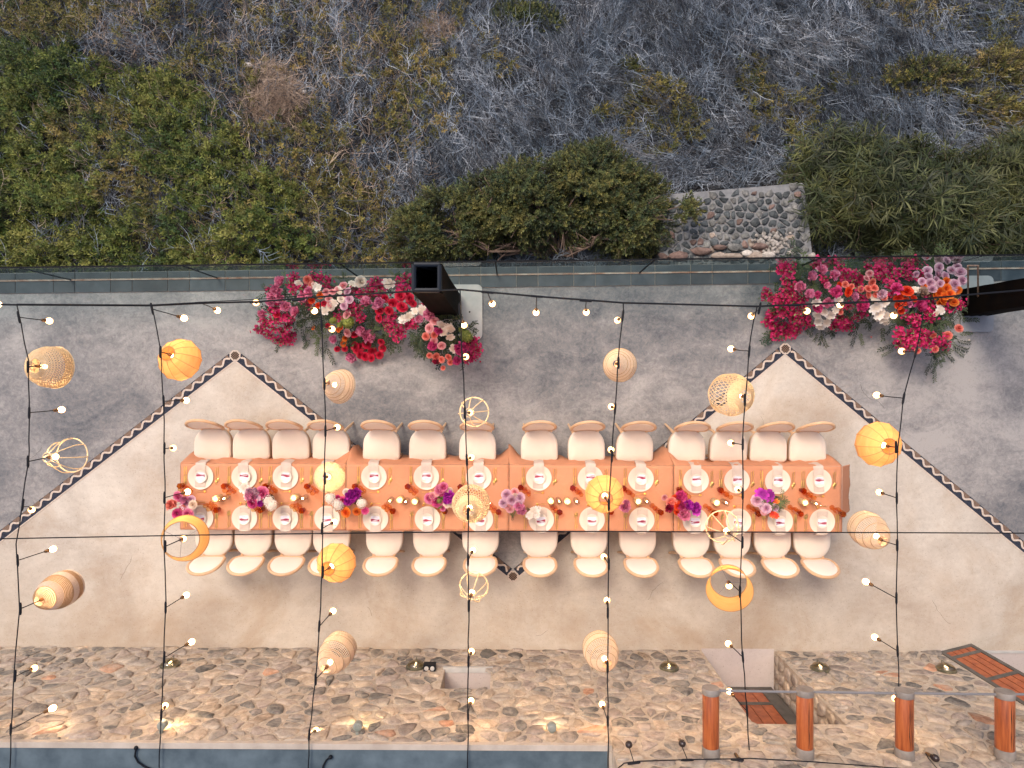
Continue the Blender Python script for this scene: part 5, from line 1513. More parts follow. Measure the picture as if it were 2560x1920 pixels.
def bl_mesh(kind, col, variant):
    key = (kind, col, variant)
    if key not in SRC:
        f = dict(peony=peony, rose=rose, orchid=orchid, hydrangea=hydr, poppy=poppy, gerbera=gerbera)[kind]
        base = f(variant * 7 + 3 + (0 if kind != 'orchid' else variant % 2))
        SRC[key] = base.mesh(kind, PET[col], True)
    return SRC[key]
def bg_mesh(v):
    if ('b', v) not in SRC: SRC[('b', v)] = boug(v * 5 + 1).mesh('bougainvillea_spray', [PET['boug'], MT['lf_fresh']], True)
    return SRC[('b', v)]
def sp_mesh(v, trail):
    if ('s', v, trail) not in SRC: SRC[('s', v, trail)] = spray(v * 11 + 2, trail).mesh('leaf_spray', [MT['lf_dec'], MT['branch']], False)
    return SRC[('s', v, trail)]
fr = random.Random(42)
def bloom(root, kind, col, u, v, r, z, tilt=.6):
    p = P(u, v, z); rad = r * (CAMZ - z) / FPX * {'peony': 1.28, 'rose': 1.35, 'orchid': 1.12, 'hydrangea': 1.08}.get(kind, 1.1)
    me = bl_mesh(kind, col, fr.randrange(3))
    o = place(me, kind, root, p - root.location, (fr.uniform(-tilt, tilt), fr.uniform(-tilt, tilt), fr.uniform(0, 6.28)), rad)
    return o
KD = {'p': 'peony', 'r': 'rose', 'o': 'orchid', 'h': 'hydrangea', 'y': 'poppy', 'g': 'gerbera'}
def parse(root, text, zf):
    for tok in text.split(';'):
        tok = tok.strip()
        if not tok: continue
        k, col, rest = tok.split(':')
        for q_ in rest.split():
            u, v, r = (float(x) for x in q_.split(','))
            bloom(root, KD[k], col, u, v, r * 1.05, zf(u, v) + .02 + .0035 * r)
def bougs(root, text, zf):
    for q_ in text.split():
        u, v = (float(x) for x in q_.split(','))
        z = zf(u, v); r = fr.uniform(10, 15) * (CAMZ - z) / FPX
        place(bg_mesh(fr.randrange(4)), 'bougainvillea_spray', root, P(u, v, z) - root.location, (fr.uniform(-.3, .3), fr.uniform(-.3, .3), fr.uniform(0, 6.28)), r)
def leaves(root, text, zf, size=15, trail=False):
    for q_ in text.split():
        w = [float(x) for x in q_.split(',')]; u, v = w[0], w[1]
        z = max(.03, zf(u, v) - .07); s_ = size * fr.uniform(.8, 1.2) * (CAMZ - z) / FPX
        rz = math.radians(w[2]) if len(w) > 2 else fr.uniform(0, 6.28)
        place(sp_mesh(fr.randrange(3), trail), 'leaf_spray', root, P(u, v, z) - root.location, (fr.uniform(-.2, .2), fr.uniform(-.2, .2), rz), s_)
# ---- the two floor installations
def mound(spine, hmax, w):
    def zf(u, v):
        d = min(math.hypot(max(0, abs(u - a) - c), (v - b_) * 1.0) for a, b_, c in spine)
        return max(.06, hmax * (1 - (d / w) ** 2)) if d < w else .06
    return zf
zL = mound([(760, 725, 60), (900, 740, 90), (1010, 770, 25), (1085, 820, 20), (1130, 850, 10)], .62, 125)
LF = thing('floral_installation', 'cloud of pink, red and white blooms at the foot of the open black tower', 'floral installation', P(900, 790), 0)
parse(LF, '''p:pink:703,704,14 690,724,14 683,741,15 698,742,14 714,766,14 741,781,14.5 656,784,11 774,729,13.5 757,743,13 915,758,15 904,826,14 920,841.6,17 880,891,15 1075.6,784.7,17 1048,797,11;
p:mauve:949,757,14 835,848,11 676,754,12 940,764,10; p:magenta:1097,824,11 1083,864,13 1153,871,17 1144,902,12; p:crimson:1092,903,10;
r:coral:769,700,10 779,712,8 1065,841,9 1086,837,9 1090,891,9 1104,899,8 1121,893,8 1126,906,7 1074,889,7 1108,920,6 1148,760,1;
o:white:750,710,10 785,712,8 798,718,10 812,777,10 835,756,9 850,729,10 974,705,13 969,712,10 1005,797,10 1009,795,10 1020,790,10 1027,788,8 1038,779,9 1056,776,12 879,710,9 790,716,8;
r:white:902,705,14 826,767,10 853,748,9; o:cream:1105,812,10 1128,823,12 1110,832,10 1123,841,10 1132,870,10 1120,818,9; r:lpink:858,714,10 815,730,8.5 831,730,8.5 822,748,8.5 868,787,10.5 826,760,9 1086,803,11 1074,821,11 1085,852,9 1104,864,10 869,832,10 845,722,8;
r:lilac:873,748,10 860,765,9.5 869,729,10; r:orange:801,738,8.5 864,846,8 859,859,8 846,825,6 783,820,5; r:flame:779,752,8 797,763,8 852,818,6;
r:red:810,759,7 962,747,9 1001,740,12.5 1005,768,13 982,757,11 949,776,10.5 973,777,11 947,795,9 1025,747,12 985,756,9 1032,758,10 1018,735,8 692,787,8 888,837,10 888,866,12 917,862,11 931,877,10 900,886,10 913,891,10 929,895,9 949,888,9 956,871,9 953,855,8 862,872,7 843,873,7 893,876,9 903,868,10 819,814,6;
h:green:871,804,17 833,801,9 1166,839,16 1156,824,10 848,812,8''', zL)
bougs(LF, '''736,694 729,707 732,727 742,715 801,696 819,703 824,720 783,694 674,725 678,774 690,768 696,803 684,800 665,812 651,821 683,821 672,836 703,826 719,815 710,835 692,850 706,853 721,848 715,790 700,790 942,703 927,727 935,712 950,715 880,767 896,775 882,785 900,794 964,803 980,795 987,821 973,815 1000,830 992,838 1010,815 1025,800 1175,861 1186,853 1193,875 1184,890 1171,899 1180,878 845,792 860,745 770,760 757,720 1035,812 1003,725 1018,722 1000,705 1020,700 955,735 905,735 660,800 730,840 725,795 1060,765 890,725''', zL)
leaves(LF, '''750,800 760,820 770,790 785,800 795,815 790,830 800,840 812,795 820,785 750,770 765,775 905,800 920,805 935,815 925,790 890,810 940,830 955,825 965,840 1040,830 1050,845 1045,860 1060,855 1035,845 1055,870 1070,880 1130,800 1145,810 1150,825 1170,820 1180,840 1140,855 1110,785 1000,700 1015,690 985,690 1020,715 860,700 845,770 880,745 920,780 930,740 1065,800 870,825 1105,905 720,740 850,850 870,860 1160,870 730,765 820,815''', zL, 17)
leaves(LF, '''765,820,10 770,845,-5 790,850,20 800,865,25 812,850,15 815,868,35 700,845,0 1045,855,-35 1038,840,-50 1055,868,-25 760,835,-10 935,830,10 955,835,30''', lambda u, v: .12, 17, True)
zR = mound([(2040, 715, 60), (2180, 720, 110), (2330, 730, 50), (2330, 800, 30), (2320, 850, 15)], .66, 105)
RF = thing('floral_installation', 'cloud of magenta, orange and lilac blooms by the glass at the right', 'floral installation', P(2180, 800), 0)
parse(RF, '''p:pink:2052,676,14 2083,688,13.5 2001,718,13.5 2071,758,13.5 2066,713,10; p:mauve:2027,689,13.5 2023,735,12.6 2271,760,11 2133,743,12; p:magenta:2091,730,14.5 2042,770,13 2155,764,15.5 2241,723,14.5 2298,765,16 2044,737,9.5;
r:flame:2120,730,11.5 2267,728,14.5 2246,745,11 2262,753,10 2247,764,9.5 2254,778,8 2284,747,9 2098,712,7; r:coral:2113,711,8 2128,717,7.5 2152,723,8 2180,706,9.5 2185,720,10 2170,722,9 2170,737,9 2190,737,7 2397,821,9.5 2369,839,10 2333,839,8 2338,873,8 2294,877,7 2210,742,9 2101,780,7;
r:lpink:2174,684,8.5 2166,696,7.5 2200,790,8; y:crimson:2148,697,11 2200,668,10; p:lilac:2204,735,12;
o:white:2039,758,10 2098,753,10 2045,789,10 2045,804,10 2050,817,9 2074,789,11 2067,804,10 2062,778,9 2184,748,11 2190,767,14 2197,780,14 2207,797,13 2215,788,10 2215,806,8 2288,725,10 2345,765,11 2352,775,10 2213,757,8 2090,775,8; o:cream:2340,785,8;
p:antique:2305,733,14; r:lilac:2347,669,11.5 2318,677,10.5 2321,691,10.5 2343,685,12.5 2362,691,11.5 2379,676,10.5 2400,681,13 2405,701,11 2305,704,9.5 2324,708,11.5 2330,723,11 2350,710,9.5 2386,711,13 2366,652,10 2289,686,8.5 2392,669,10 2386,722,9 2340,700,9;
r:orange:2366,704,10 2366,721,10 2347,730,11 2337,740,8.5 2374,735,11.5 2392,726,10.5 2355,752,11.5 2385,756,10 2310,715,6.5 2362,741,10 2349,757,9''', zR)
bougs(RF, '''1956,666 1953,676 1963,699 1974,684 1972,670 1974,714 1961,728 1970,722 1917,730 1914,740 1932,748 1951,755 1945,744 1975,735 1974,752 1988,757 1990,742 1956,779 1932,785 1917,802 1926,795 1971,784 1984,778 1998,789 1985,795 2018,804 2008,795 1937,814 1950,812 1964,819 1984,809 1995,821 1937,834 1951,841 1971,836 1988,831 1960,830 1975,824 2049,655 2081,655 2040,662 2101,671 2116,684 2125,701 2110,692 2200,671 2192,676 2209,680 2135,686 2086,814 2103,816 2120,817 2095,805 2099,794 2125,797 2110,800 2205,660 2229,671 2261,669 2289,655 2275,662 2246,681 2259,681 2274,691 2210,691 2222,700 2235,690 2300,690 2318,738 2326,758 2332,772 2365,769 2379,767 2325,791 2318,785 2397,760 2274,792 2249,834 2264,848 2281,831 2301,831 2247,856 2300,852 2322,838 2348,848 2360,861 2332,870 2285,850 2270,865 2315,860 2340,855 2290,800 2060,700 2140,715 2155,745 2160,780 2145,790 2120,765 2225,735 2180,690 2170,668 2010,750 2010,770 2230,715 2290,868 2255,845 2325,848''', zR)
leaves(RF, '''1998,675 2005,690 2010,665 2015,705 2030,710 2045,705 2060,720 2075,705 2095,700 2010,725 2090,665 2110,660 2125,665 2140,655 2155,660 2165,675 2180,660 2190,655 2225,655 2240,660 2255,650 2275,645 2290,670 2300,655 2320,655 2330,660 2345,655 2355,665 2375,660 2100,740 2110,755 2130,780 2145,805 2160,795 2175,805 2060,745 2080,745 2270,775 2285,790 2300,800 2315,815 2330,805 2345,810 2360,800 2370,790 2380,780 2265,810 2280,820 2295,815 2310,830 2340,825 2355,835 2370,850 2360,870 2350,885 2340,895 2345,905 2330,890 2380,800 2250,800 2240,815 2390,775 2010,815''', zR, 17)
leaves(RF, '''2035,810,0 2040,830,15 2050,820,25 2055,835,5 2130,815,10 2140,825,-5 2148,830,30 2345,900,-10 2338,915,-20 2330,905,-15 2365,880,30 2380,860,50 2390,850,60 2385,870,35 2395,835,80 2240,860,-60 2235,872,-50 2205,815,20 2225,815,0 2350,860,10 2400,800,100''', lambda u, v: .12, 18, True)

def filler(root, zf, n, boxes, size):
    for _ in range(n):
        u0, v0, ru, rv = fr.choice(boxes); u, v = fr.gauss(u0, ru), fr.gauss(v0, rv)
        z = max(.04, zf(u, v) * .8 - .05); s_ = size * fr.uniform(.8, 1.25) * (CAMZ - z) / FPX
        place(sp_mesh(fr.randrange(3), False), 'leaf_spray', root, P(u, v, z) - root.location, (fr.uniform(-.3, .3), fr.uniform(-.3, .3), fr.uniform(0, 6.28)), s_)
filler(LF, zL, 95, [(700, 755, 22, 35), (790, 750, 35, 25), (880, 770, 30, 35), (900, 855, 26, 18), (970, 765, 28, 30), (1085, 835, 25, 30), (1150, 865, 18, 18)], 20)
filler(RF, zR, 95, [(1965, 730, 22, 45), (2060, 725, 30, 35), (2160, 730, 35, 32), (2260, 720, 35, 35), (2350, 725, 25, 35), (2310, 825, 32, 22)], 20)
# ---- table flowers
def vase(u, v, lab, blooms, kind='bowl', zt=.16, cat='flower arrangement', stemw=0):
    p = P(u, v, TZ + .05); rt = thing('flower_arrangement', lab, cat, (p.x, p.y, TZ), 0, 'flower arrangements down the table')
    mb = MB()
    if kind == 'bowl': mb.lathe([(1e-5, 0), (.035, 0), (.062, .03), (.068, .07), (.055, .10), (.052, .10), (.064, .07), (.058, .033), (.03, .006), (1e-5, .006)], 24, close=False); mb.obj('vase', MT['smoke'], rt)
    else: mb.lathe([(1e-5, 0), (.018, 0), (.018, .16), (.0155, .16), (.0155, .005), (1e-5, .005)], 16, close=False); mb.obj('vase', MT['clear'], rt)
    org_ = rt.location.copy(); k = 0
    st = MB()
    for tok in blooms.split(';'):
        kk, col, rest = tok.strip().split(':')
        for q_ in rest.split():
            a, b_, r = (float(x) for x in q_.split(','))
            z = TZ + zt + .003 * r + .012 * (k % 3); k += 1
            if kk == 'l':
                s_ = r * 1.2 * (CAMZ - z) / FPX; place(sp_mesh(fr.randrange(3), False) if col != 'fresh' else fresh_mesh(fr.randrange(2)), 'leaf_spray', rt, P(a, b_, z - .03) - org_, (0, 0, fr.uniform(0, 6)), s_); continue
            if kk == 'b':
                place(bg_mesh(fr.randrange(4)), 'bougainvillea_spray', rt, P(a, b_, z) - org_, (0, 0, fr.uniform(0, 6)), r * (CAMZ - z) / FPX); continue
            e = P(a, b_, z) - org_; st.tube([(0, 0, .02), e * .5 + Vector((0, 0, .03)), e - Vector((0, 0, .01))], .0028, 5)
            bloom(rt, KD[kk], col, a, b_, r * 1.1, z, .3)
    st.obj('stems', MT['lf_fresh'], rt)
    return rt
def fresh_mesh(v):
    if ('f', v) not in SRC: SRC[('f', v)] = spray(v * 3 + 70).mesh('leaf_spray', [MT['lf_fresh'], MT['branch']], False)
    return SRC[('f', v)]
vase(476, 1256, 'pink and coral flowers in a smoked bowl hanging over the left end of the table', 'r:pink:446,1241,12 470,1285,12; p:coral:430,1262,13; r:coral:458,1271,10 455,1282,8; r:magenta:443,1284,11; r:lilac:478,1250,10; p:mauve:463,1250,11; r:cream:482,1261,10; o:lilac:466,1262,10')
vase(672, 1246, 'violet and hot pink bouquet flanked by white hydrangea near the second and third places', 'p:mauve:630,1238,15; p:lilac:640,1228,11 624,1228,10; r:pink:657,1230,14; r:magenta:661,1238,10 631,1257,12; p:violet:650,1258,9; h:white:672,1252,13 680,1263,13; o:white:611,1217,11 617,1239,8; o:lilac:641,1246,11; l:dark:616,1255,7')
vase(893, 1248, 'bright violet bloom with white hydrangeas and orange ranunculus, near the first cloth seam', 'p:violet:878,1240,17 887,1233,15 872,1252,12; h:white:826,1246,13 846,1262,14 904,1258,12; r:white:866,1230,8; r:magenta:845,1243,6 857,1250,8; r:orange:865,1281,11 892,1279,9; g:magenta:913,1277,9; l:dark:862,1266,8; o:orange:905,1260,6', 'bowl')
vase(1122, 1246, 'pink roses with a violet bloom left of the large bamboo shade', 'r:pink:1074,1246,12 1100,1224,12 1108,1218,11; r:magenta:1092,1254,12 1104,1232,9; p:violet:1123,1241,15 1119,1250,11; r:green:1101,1243,8; h:green:1098,1253,7 1100,1266,7; r:cream:1117,1261,8 1127,1258,9 1124,1226,7; r:lpink:1081,1240,9 1094,1232,8; r:pink:1096,1260,9 1107,1270,7')
vase(1281, 1294, 'lilac roses on tall green stems in a slim glass, over the centre seam', 'r:lilac:1267,1237,12 1280,1250,12 1300,1244,11 1258,1258,10; r:lpink:1287,1230,9 1302,1252,8 1275,1272,9 1268,1266,8; p:mauve:1298,1266,12 1303,1277,12; p:lilac:1299,1256,9; r:cream:1288,1241,8', 'tube', .24)
vase(1318, 1272, 'white freesia leaning over the eighth place from the left', 'o:white:1332,1276,11 1338,1284,9 1327,1289,9 1341,1272,8; l:fresh:1325,1283,6', 'tube', .17)
vase(1568, 1262, 'single pink carnation head peeping from under the ochre lantern', 'p:pink:1562,1266,13 1566,1258,9', 'tube', .17)
vase(1700, 1262, 'orange, crimson and purple bouquet across the third cloth seam', 'p:magenta:1702,1240,14 1706,1266,12; p:pink:1711,1286,15 1716,1278,9; p:violet:1736,1268,14 1720,1262,13; r:flame:1690,1248,11 1693,1258,9 1695,1266,9 1693,1279,8; y:coral:1677,1254,13; p:crimson:1672,1270,11; r:lpink:1661,1244,7; o:violet:1741,1274,11', 'bowl', .15)
vase(1938, 1252, 'lilac roses with purple orchids and fresh green leaves on the right table', 'r:lilac:1893,1251,13 1905,1266,8 1916,1271,11 1937,1269,10; r:lpink:1911,1280,8; o:violet:1907,1234,13 1925,1236,14 1911,1245,9; l:fresh:1918,1256,14 1934,1258,15 1950,1249,15 1955,1256,12 1940,1246,10; o:flame:1931,1283,8 1940,1288,7 1926,1278,7; o:orange:1938,1254,7')

# ================================================================== TOWERS
def tower(name_lab, base_uv, half, h, top_uv, plate, plate_mt, seed):
    b0 = P(*base_uv); rt = thing('truss_tower', name_lab, 'truss tower', (b0.x, b0.y, 0), 0, 'black draped towers holding the cables')
    tx = P(*top_uv, h) - b0; tx.z = 0
    mb = MB(); r = random.Random(seed); n = 10; lv = 16; vs = []
    ring = []
    for s_ in range(4):
        for q_ in range(n):
            f = q_ / n; c = [(-1, -1), (1, -1), (1, 1), (-1, 1)]
            a, b_ = c[s_], c[(s_ + 1) % 4]; ring.append((a[0] + (b_[0] - a[0]) * f, a[1] + (b_[1] - a[1]) * f))
    for l in range(lv + 1):
        f = l / lv; z = .03 + (h - .08) * f
        for q_, (x, y) in enumerate(ring):
            w = 1.0 + (.10 * noise.noise(Vector((x * 2.2, y * 2.2, z * .8 + seed))) + .05 * noise.noise(Vector((x * 6, y * 6, z * 2.5)))) * (1 - .55 * f) + .12 * (1 - f) ** 2
            vs.append((x * half * w + tx.x * f, y * half * w + tx.y * f, z))
    m_ = len(ring)
    mb.add(vs, [(l * m_ + q_, l * m_ + (q_ + 1) % m_, (l + 1) * m_ + (q_ + 1) % m_, (l + 1) * m_ + q_) for l in range(lv) for q_ in range(m_)])
    mb.obj('drape', MT['drape'], rt)
    # truss: four chords, lacing, a top frame
    for (x, y) in ((-1, -1), (1, -1), (1, 1), (-1, 1)):
        mb = MB(); mb.tube([(x * half * .78, y * half * .78, .02), (x * half * .78 + tx.x, y * half * .78 + tx.y, h)], .022, 8); mb.obj('chord', MT['alu'], rt)
    mb = MB()
    cs_ = [(-1, -1), (1, -1), (1, 1), (-1, 1)]
    for s_ in range(4):
        for l in range(7):
            a, b_ = cs_[s_], cs_[(s_ + 1) % 4]
            if l % 2: a, b_ = b_, a
            f0, f1 = l / 7, (l + 1) / 7
            mb.tube([(a[0] * half * .78 + tx.x * f0, a[1] * half * .78 + tx.y * f0, h * f0 + .02), (b_[0] * half * .78 + tx.x * f1, b_[1] * half * .78 + tx.y * f1, h * f1)], .010, 6)
    mb.obj('lacing', MT['alu'], rt)
    mb = MB()
    for s_ in range(4):
        a, b_ = cs_[s_], cs_[(s_ + 1) % 4]
        mb.tube([(a[0] * half * .86 + tx.x, a[1] * half * .86 + tx.y, h), (b_[0] * half * .86 + tx.x, b_[1] * half * .86 + tx.y, h)], .026, 8)
    mb.obj('top_frame', MT['alu'], rt)
    mb = MB()
    (u0, v0), (u1, v1) = plate; a = P(u0, v1) - b0; c = P(u1, v0) - b0; rc = .07
    pts_ = []
    for (cx, cy, a0) in ((c.x - rc, c.y - rc, 0), (a.x + rc, c.y - rc, 90), (a.x + rc, a.y + rc, 180), (c.x - rc, a.y + rc, 270)):
        for k in range(6): t_ = math.radians(a0 + k * 18); pts_.append((cx + rc * math.cos(t_), cy + rc * math.sin(t_)))
    mb.prism(pts_, .0165, .034); pl = mb.obj('base_plate', MT[plate_mt], rt, smooth=False)
    mb = MB(); mb.lathe([(1e-5, .0345), (.012, .0345)], 12, (c.x + a.x) / 2 + (c.x - a.x) * .30, (a.y + c.y) / 2); mb.obj('bolt_hole', MT['black'], pl)
    return rt
tower('tall black draped truss tower with an open square top, rising from the left flowers', (1121, 768), .148, 2.48, (1067, 694), ((1048, 712), (1206, 849)), 'base', 3)
t2 = tower('black draped tower lying out of the right edge of the picture', (2432, 757), .16, 2.6, (2846, 690), ((2398, 690), (2480, 830)), 'base2', 8)
p = P(2432, 718, .9)
fr_ = thing('metal_stand', 'thin bronze rectangular tube frame standing before the right black tower', 'stand', (p.x, p.y, 0), 0)
a, b_ = P(2420, 774, .06) - Vector((p.x, p.y, 0)), P(2445, 774, .06) - Vector((p.x, p.y, 0))
c_, d_ = P(2445, 664, 1.06) - Vector((p.x, p.y, 0)), P(2420, 664, 1.06) - Vector((p.x, p.y, 0))
for i_, (q0, q1) in enumerate(((a, b_), (b_, c_), (c_, d_), (d_, a))):
    mb = MB(); mb.tube([q0, q1], .010, 6); mb.obj('frame_tube', MT['bronze'], fr_)
for q0 in (a, b_):
    mb = MB(); mb.tube([(q0.x, q0.y, .01), q0], .010, 6); mb.obj('foot', MT['bronze'], fr_)

# ================================================================== STRING LIGHTS
ZC = 2.60
bulb_me = None
def bulb_mesh():
    mb = MB(); mb.m = 0
    mb.lathe([(1e-5, -.098), (.014, -.095), (.027, -.083), (.034, -.067), (.0345, -.052), (.028, -.034), (.018, -.020), (.014, -.012)], 16, close=False)
    return mb.mesh('bulb', MT['bulb'], True)
BM = bulb_mesh(); BMO = None
mb = MB(); mb.lathe([(1e-5, .035), (.010, .034), (.0165, .024), (.0175, -.004), (.0165, -.016), (1e-5, -.016)], 12, close=False); SOCK = mb.mesh('socket', MT['brass'], True)
mb = MB(); mb.lathe([(1e-5, -.098), (.014, -.095), (.027, -.083), (.034, -.067), (.0345, -.052), (.028, -.034), (.018, -.020), (.014, -.012)], 16, close=False); BMO = mb.mesh('bulb', MT['bulb_off'], True)
def string_light(name, label, cable, bulbs, zc=ZC, rad=.006, cat='string lights', ends=True, off=False, grp='strings of festoon lights'):
    p0 = P(*cable[0], zc); rt = thing(name, label, cat, p0, 0, grp); mb = MB()
    pts = []
    for i in range(len(cable) - 1):
        a, b_ = cable[i], cable[i + 1]; n = max(2, int(math.hypot(b_[0] - a[0], b_[1] - a[1]) / 45))
        for q_ in range(n):
            f = q_ / n; pts.append(P(a[0] + (b_[0] - a[0]) * f + 1.1 * math.sin(i * 9 + q_ * 2.1), a[1] + (b_[1] - a[1]) * f, zc - .012 * math.sin(math.pi * f)) - p0)
    pts.append(P(*cable[-1], zc) - p0)
    mb.tube(pts, rad, 6); mb.obj('cable', MT['black'], rt)
    for (su, sv, bu, bv) in bulbs:
        s_ = P(su, sv, zc) - p0
        # nearest cable direction
        j = min(range(len(pts)), key=lambda q_: (pts[q_] - s_).length); d = (pts[min(j + 1, len(pts) - 1)] - pts[max(j - 1, 0)]).normalized()
        mb = MB(); mb.tube([s_ - d * .06, s_ - d * .04, s_ + d * .04, s_ + d * .06], [rad * 1.2, .0115, .0115, rad * 1.2], 8)
        zb = zc - .30
        if bu is None: mb.obj('connector', MT['black'], rt); continue
        q_ = P(bu, bv, zb - .05) - p0; q_.z = zb - zc
        # cap (top of the lamp holder) sits above the bulb, leaning towards the cable
        lean = Vector((s_.x - q_.x, s_.y - q_.y, .26 if not off else -.2)).normalized()
        capp = q_ + lean * .035
        side = (s_ - q_); side.z = 0
        mb.tube([s_, s_ - Vector((side.x * .25, side.y * .25, .03)), s_ * .4 + capp * .6 + Vector((0, 0, -.02)), capp], .0045, 6)
        mb.obj('lead', MT['black'], rt)
        e = lean.to_track_quat('Z', 'Y').to_euler()
        place(SOCK, 'socket', rt, q_, e); place(BMO if off else BM, 'bulb', rt, q_, e)
    return rt
S = lambda *a: a
string_light('string_light', 'black cable of bulbs nearest the left edge, running down the picture', [(42, 762), (72, 905), (73, 1100), (71, 1150), (41, 1360), (48, 1525), (36, 1680), (27, 1830), (24, 1990)],
             [(47, 793, 119, 802), (73, 1032, 149, 1025), (57, 1262, 85, 1270), (44, 1401, 127, 1374), (38, 1690, 87, 1668), (27, 1823, 125, 1772)])
string_light('string_light', 'black cable of bulbs second from the left, crossing the ochre lantern and drum shade', [(380, 764), (402, 882), (409, 1003), (412, 1250), (411, 1366), (414, 1500), (410, 1644), (402, 1790), (396, 1990)],
             [(380, 772, 454, 793), (409, 1003, 462, 1001), (411, 1121, 436, 1119), (411, 1244, 465, 1230), (414, 1519, 463, 1489), (410.5, 1643.7, 474, 1606), (403, 1788, 418, 1762)])
string_light('string_light', 'black cable of bulbs third from the left, over the fourth chairs', [(800, 752), (805, 830), (811, 960), (813, 1080), (812, 1190), (806, 1320), (806, 1415), (798, 1566), (789, 1698), (773, 1837), (768, 1990)],
             [(804, 812, 829, 822), (813.5, 1077.5, 841, 1069), (805, 1321, 834, 1305), (798, 1566, 830, 1530), (773, 1837, 791, 1821)])
string_light('string_light', 'black cable of bulbs from the black tower straight down across the table', [(1150, 724), (1152, 800), (1156, 900), (1163, 1040), (1168, 1150), (1171, 1275), (1170, 1400), (1172, 1500), (1171, 1655), (1170, 1786), (1169, 1990)],
             [(1149, 772, 1159, 807), (1156, 895, 1164, 893), (1167, 1150, 1177, 1143), (1170, 1400.6, 1181, 1377), (1171, 1654.5, 1178, 1628), (1170, 1786.5, 1177, 1752)])
string_light('string_light', 'black cable of bulbs crossing the ochre lantern over the middle of the table', [(1558, 757), (1557, 790), (1545, 910), (1537, 1021), (1530, 1141), (1522, 1250), (1522, 1411), (1520, 1532), (1519, 1658), (1520, 1803), (1521, 1990)],
             [(1557, 790, 1544, 800), (1538, 1021.5, 1528, 1017), (1530, 1141, 1526, 1126), (1522, 1410.8, 1510, 1392), (1519.6, 1531.6, 1516, 1502), (1519.6, 1803, 1506, 1762)])
string_light('string_light', 'black cable of bulbs ending above the doorway between the logs', [(1893, 766), (1884, 800), (1873, 878), (1863, 992), (1857, 1111), (1857, 1234), (1855, 1356), (1850, 1479), (1853, 1560), (1857, 1642), (1867, 1777), (1875, 1897)],
             [(1899, 771, 1877, 788), (1873, 878.6, 1831, 874), (1857, 1111, 1828, 1107), (1857, 1234, 1842, 1223), (1857, 1642, 1823, 1610), (1867.5, 1777.5, 1827, 1731)])
string_light('string_light', 'black cable of bulbs nearest the right edge, crossing the open mosaic corner and third log', [(2308, 785), (2290, 880), (2259, 996), (2244, 1116), (2242, 1245), (2243, 1363), (2241, 1495), (2244, 1627), (2250, 1765), (2257, 1906), (2260, 1990)],
             [(2290, 880, 2253, 879), (2259, 996, 2196, 989), (2242, 1245, 2199, 1231), (2241, 1495.4, 2170, 1457), (2244, 1627, 2190, 1594), (2250, 1765, 2232, 1743), (2257, 1906, 2181, 1851)])
string_light('string_light', 'long black cable of bulbs strung along the hill side between the two towers', [(-260, 757), (42, 762), (380, 764), (503, 758), (648, 754), (800, 742), (1000, 730), (1150, 724), (1342, 741), (1558, 757), (1893, 766), (2100, 757), (2260, 752), (2420, 737), (2640, 718)],
             [(-40, 760, 0, 762), (503, 757, 542, 774), (640, 755, 645, 758), (746, 750, 783, 774), (1150, 735, 1161, 806), (1218.6, 731, 1229, 756), (1341.5, 741, 1340, 776), (1464, 752, 1464, 777), (1985, 763, 2007, 777), (2125, 757, 2098, 763), (2260, 752, 2231, 784)][:4] +
             [(1218.6, 731, 1229, 756), (1341.5, 741, 1340, 776), (1464, 752, 1464, 777), (1985, 763, 2007, 777), (2125, 757, 2098, 763), (2260, 752, 2231, 784)], rad=.009)
def wire(label, cable, zc=ZC, rad=.006):
    p0 = P(*cable[0], zc); mb = MB(); mb.tube([P(*c, zc) - p0 for c in cable], rad, 6); return tag(mb.obj('steel_cable', MT['black'], None, p0), label, 'cable')
wire('straight black wire spanning the whole picture just below the table', [(-300, 1352), (0, 1347), (500, 1337.5), (1280, 1328), (1850, 1330), (2560, 1333), (2900, 1334)], ZC + .02)
wire('thin black support wire above the left flowers', [(42, 760), (380, 762), (700, 745), (1020, 705)], ZC + .01, .004)
string_light('string_light', 'black cable with unlit bulbs along the top of the stone wall at the bottom right', [(1545, 1920), (1560, 1908), (1600, 1903), (1720, 1899), (1840, 1897), (1875, 1896), (2040, 1905), (2300, 1925)],
             [(1585, 1908, 1568, 1850), (1718, 1900, 1698, 1846), (1843, 1899, 1838, 1884), (2340, 1924, 2315, 1880)], 3.05, .006, off=True)
mb = MB(); p0 = P(340, 1870, 2.56)
mb.tube([P(u, v, 2.56) - p0 for u, v in ((340, 1872), (337, 1890), (345, 1905), (362, 1917), (385, 1925), (398, 1935))], .010, 6); mb.ball((0, 0, 0), .022, 8, 6)
tag(mb.obj('power_cable', MT['black'], None, p0), 'loop of black cable lying on the blue roof at the left', 'cable')
mb = MB(); p0 = P(826, 1893, 2.56); mb.tube([P(u, v, 2.56) - p0 for u, v in ((826, 1893), (816, 1900), (808, 1915), (805, 1940))], .009, 6); mb.ball((0, 0, 0), .022, 8, 6)
tag(mb.obj('power_cable', MT['black'], None, p0), 'short black cable end on the blue roof right of the third bulb cable', 'cable')

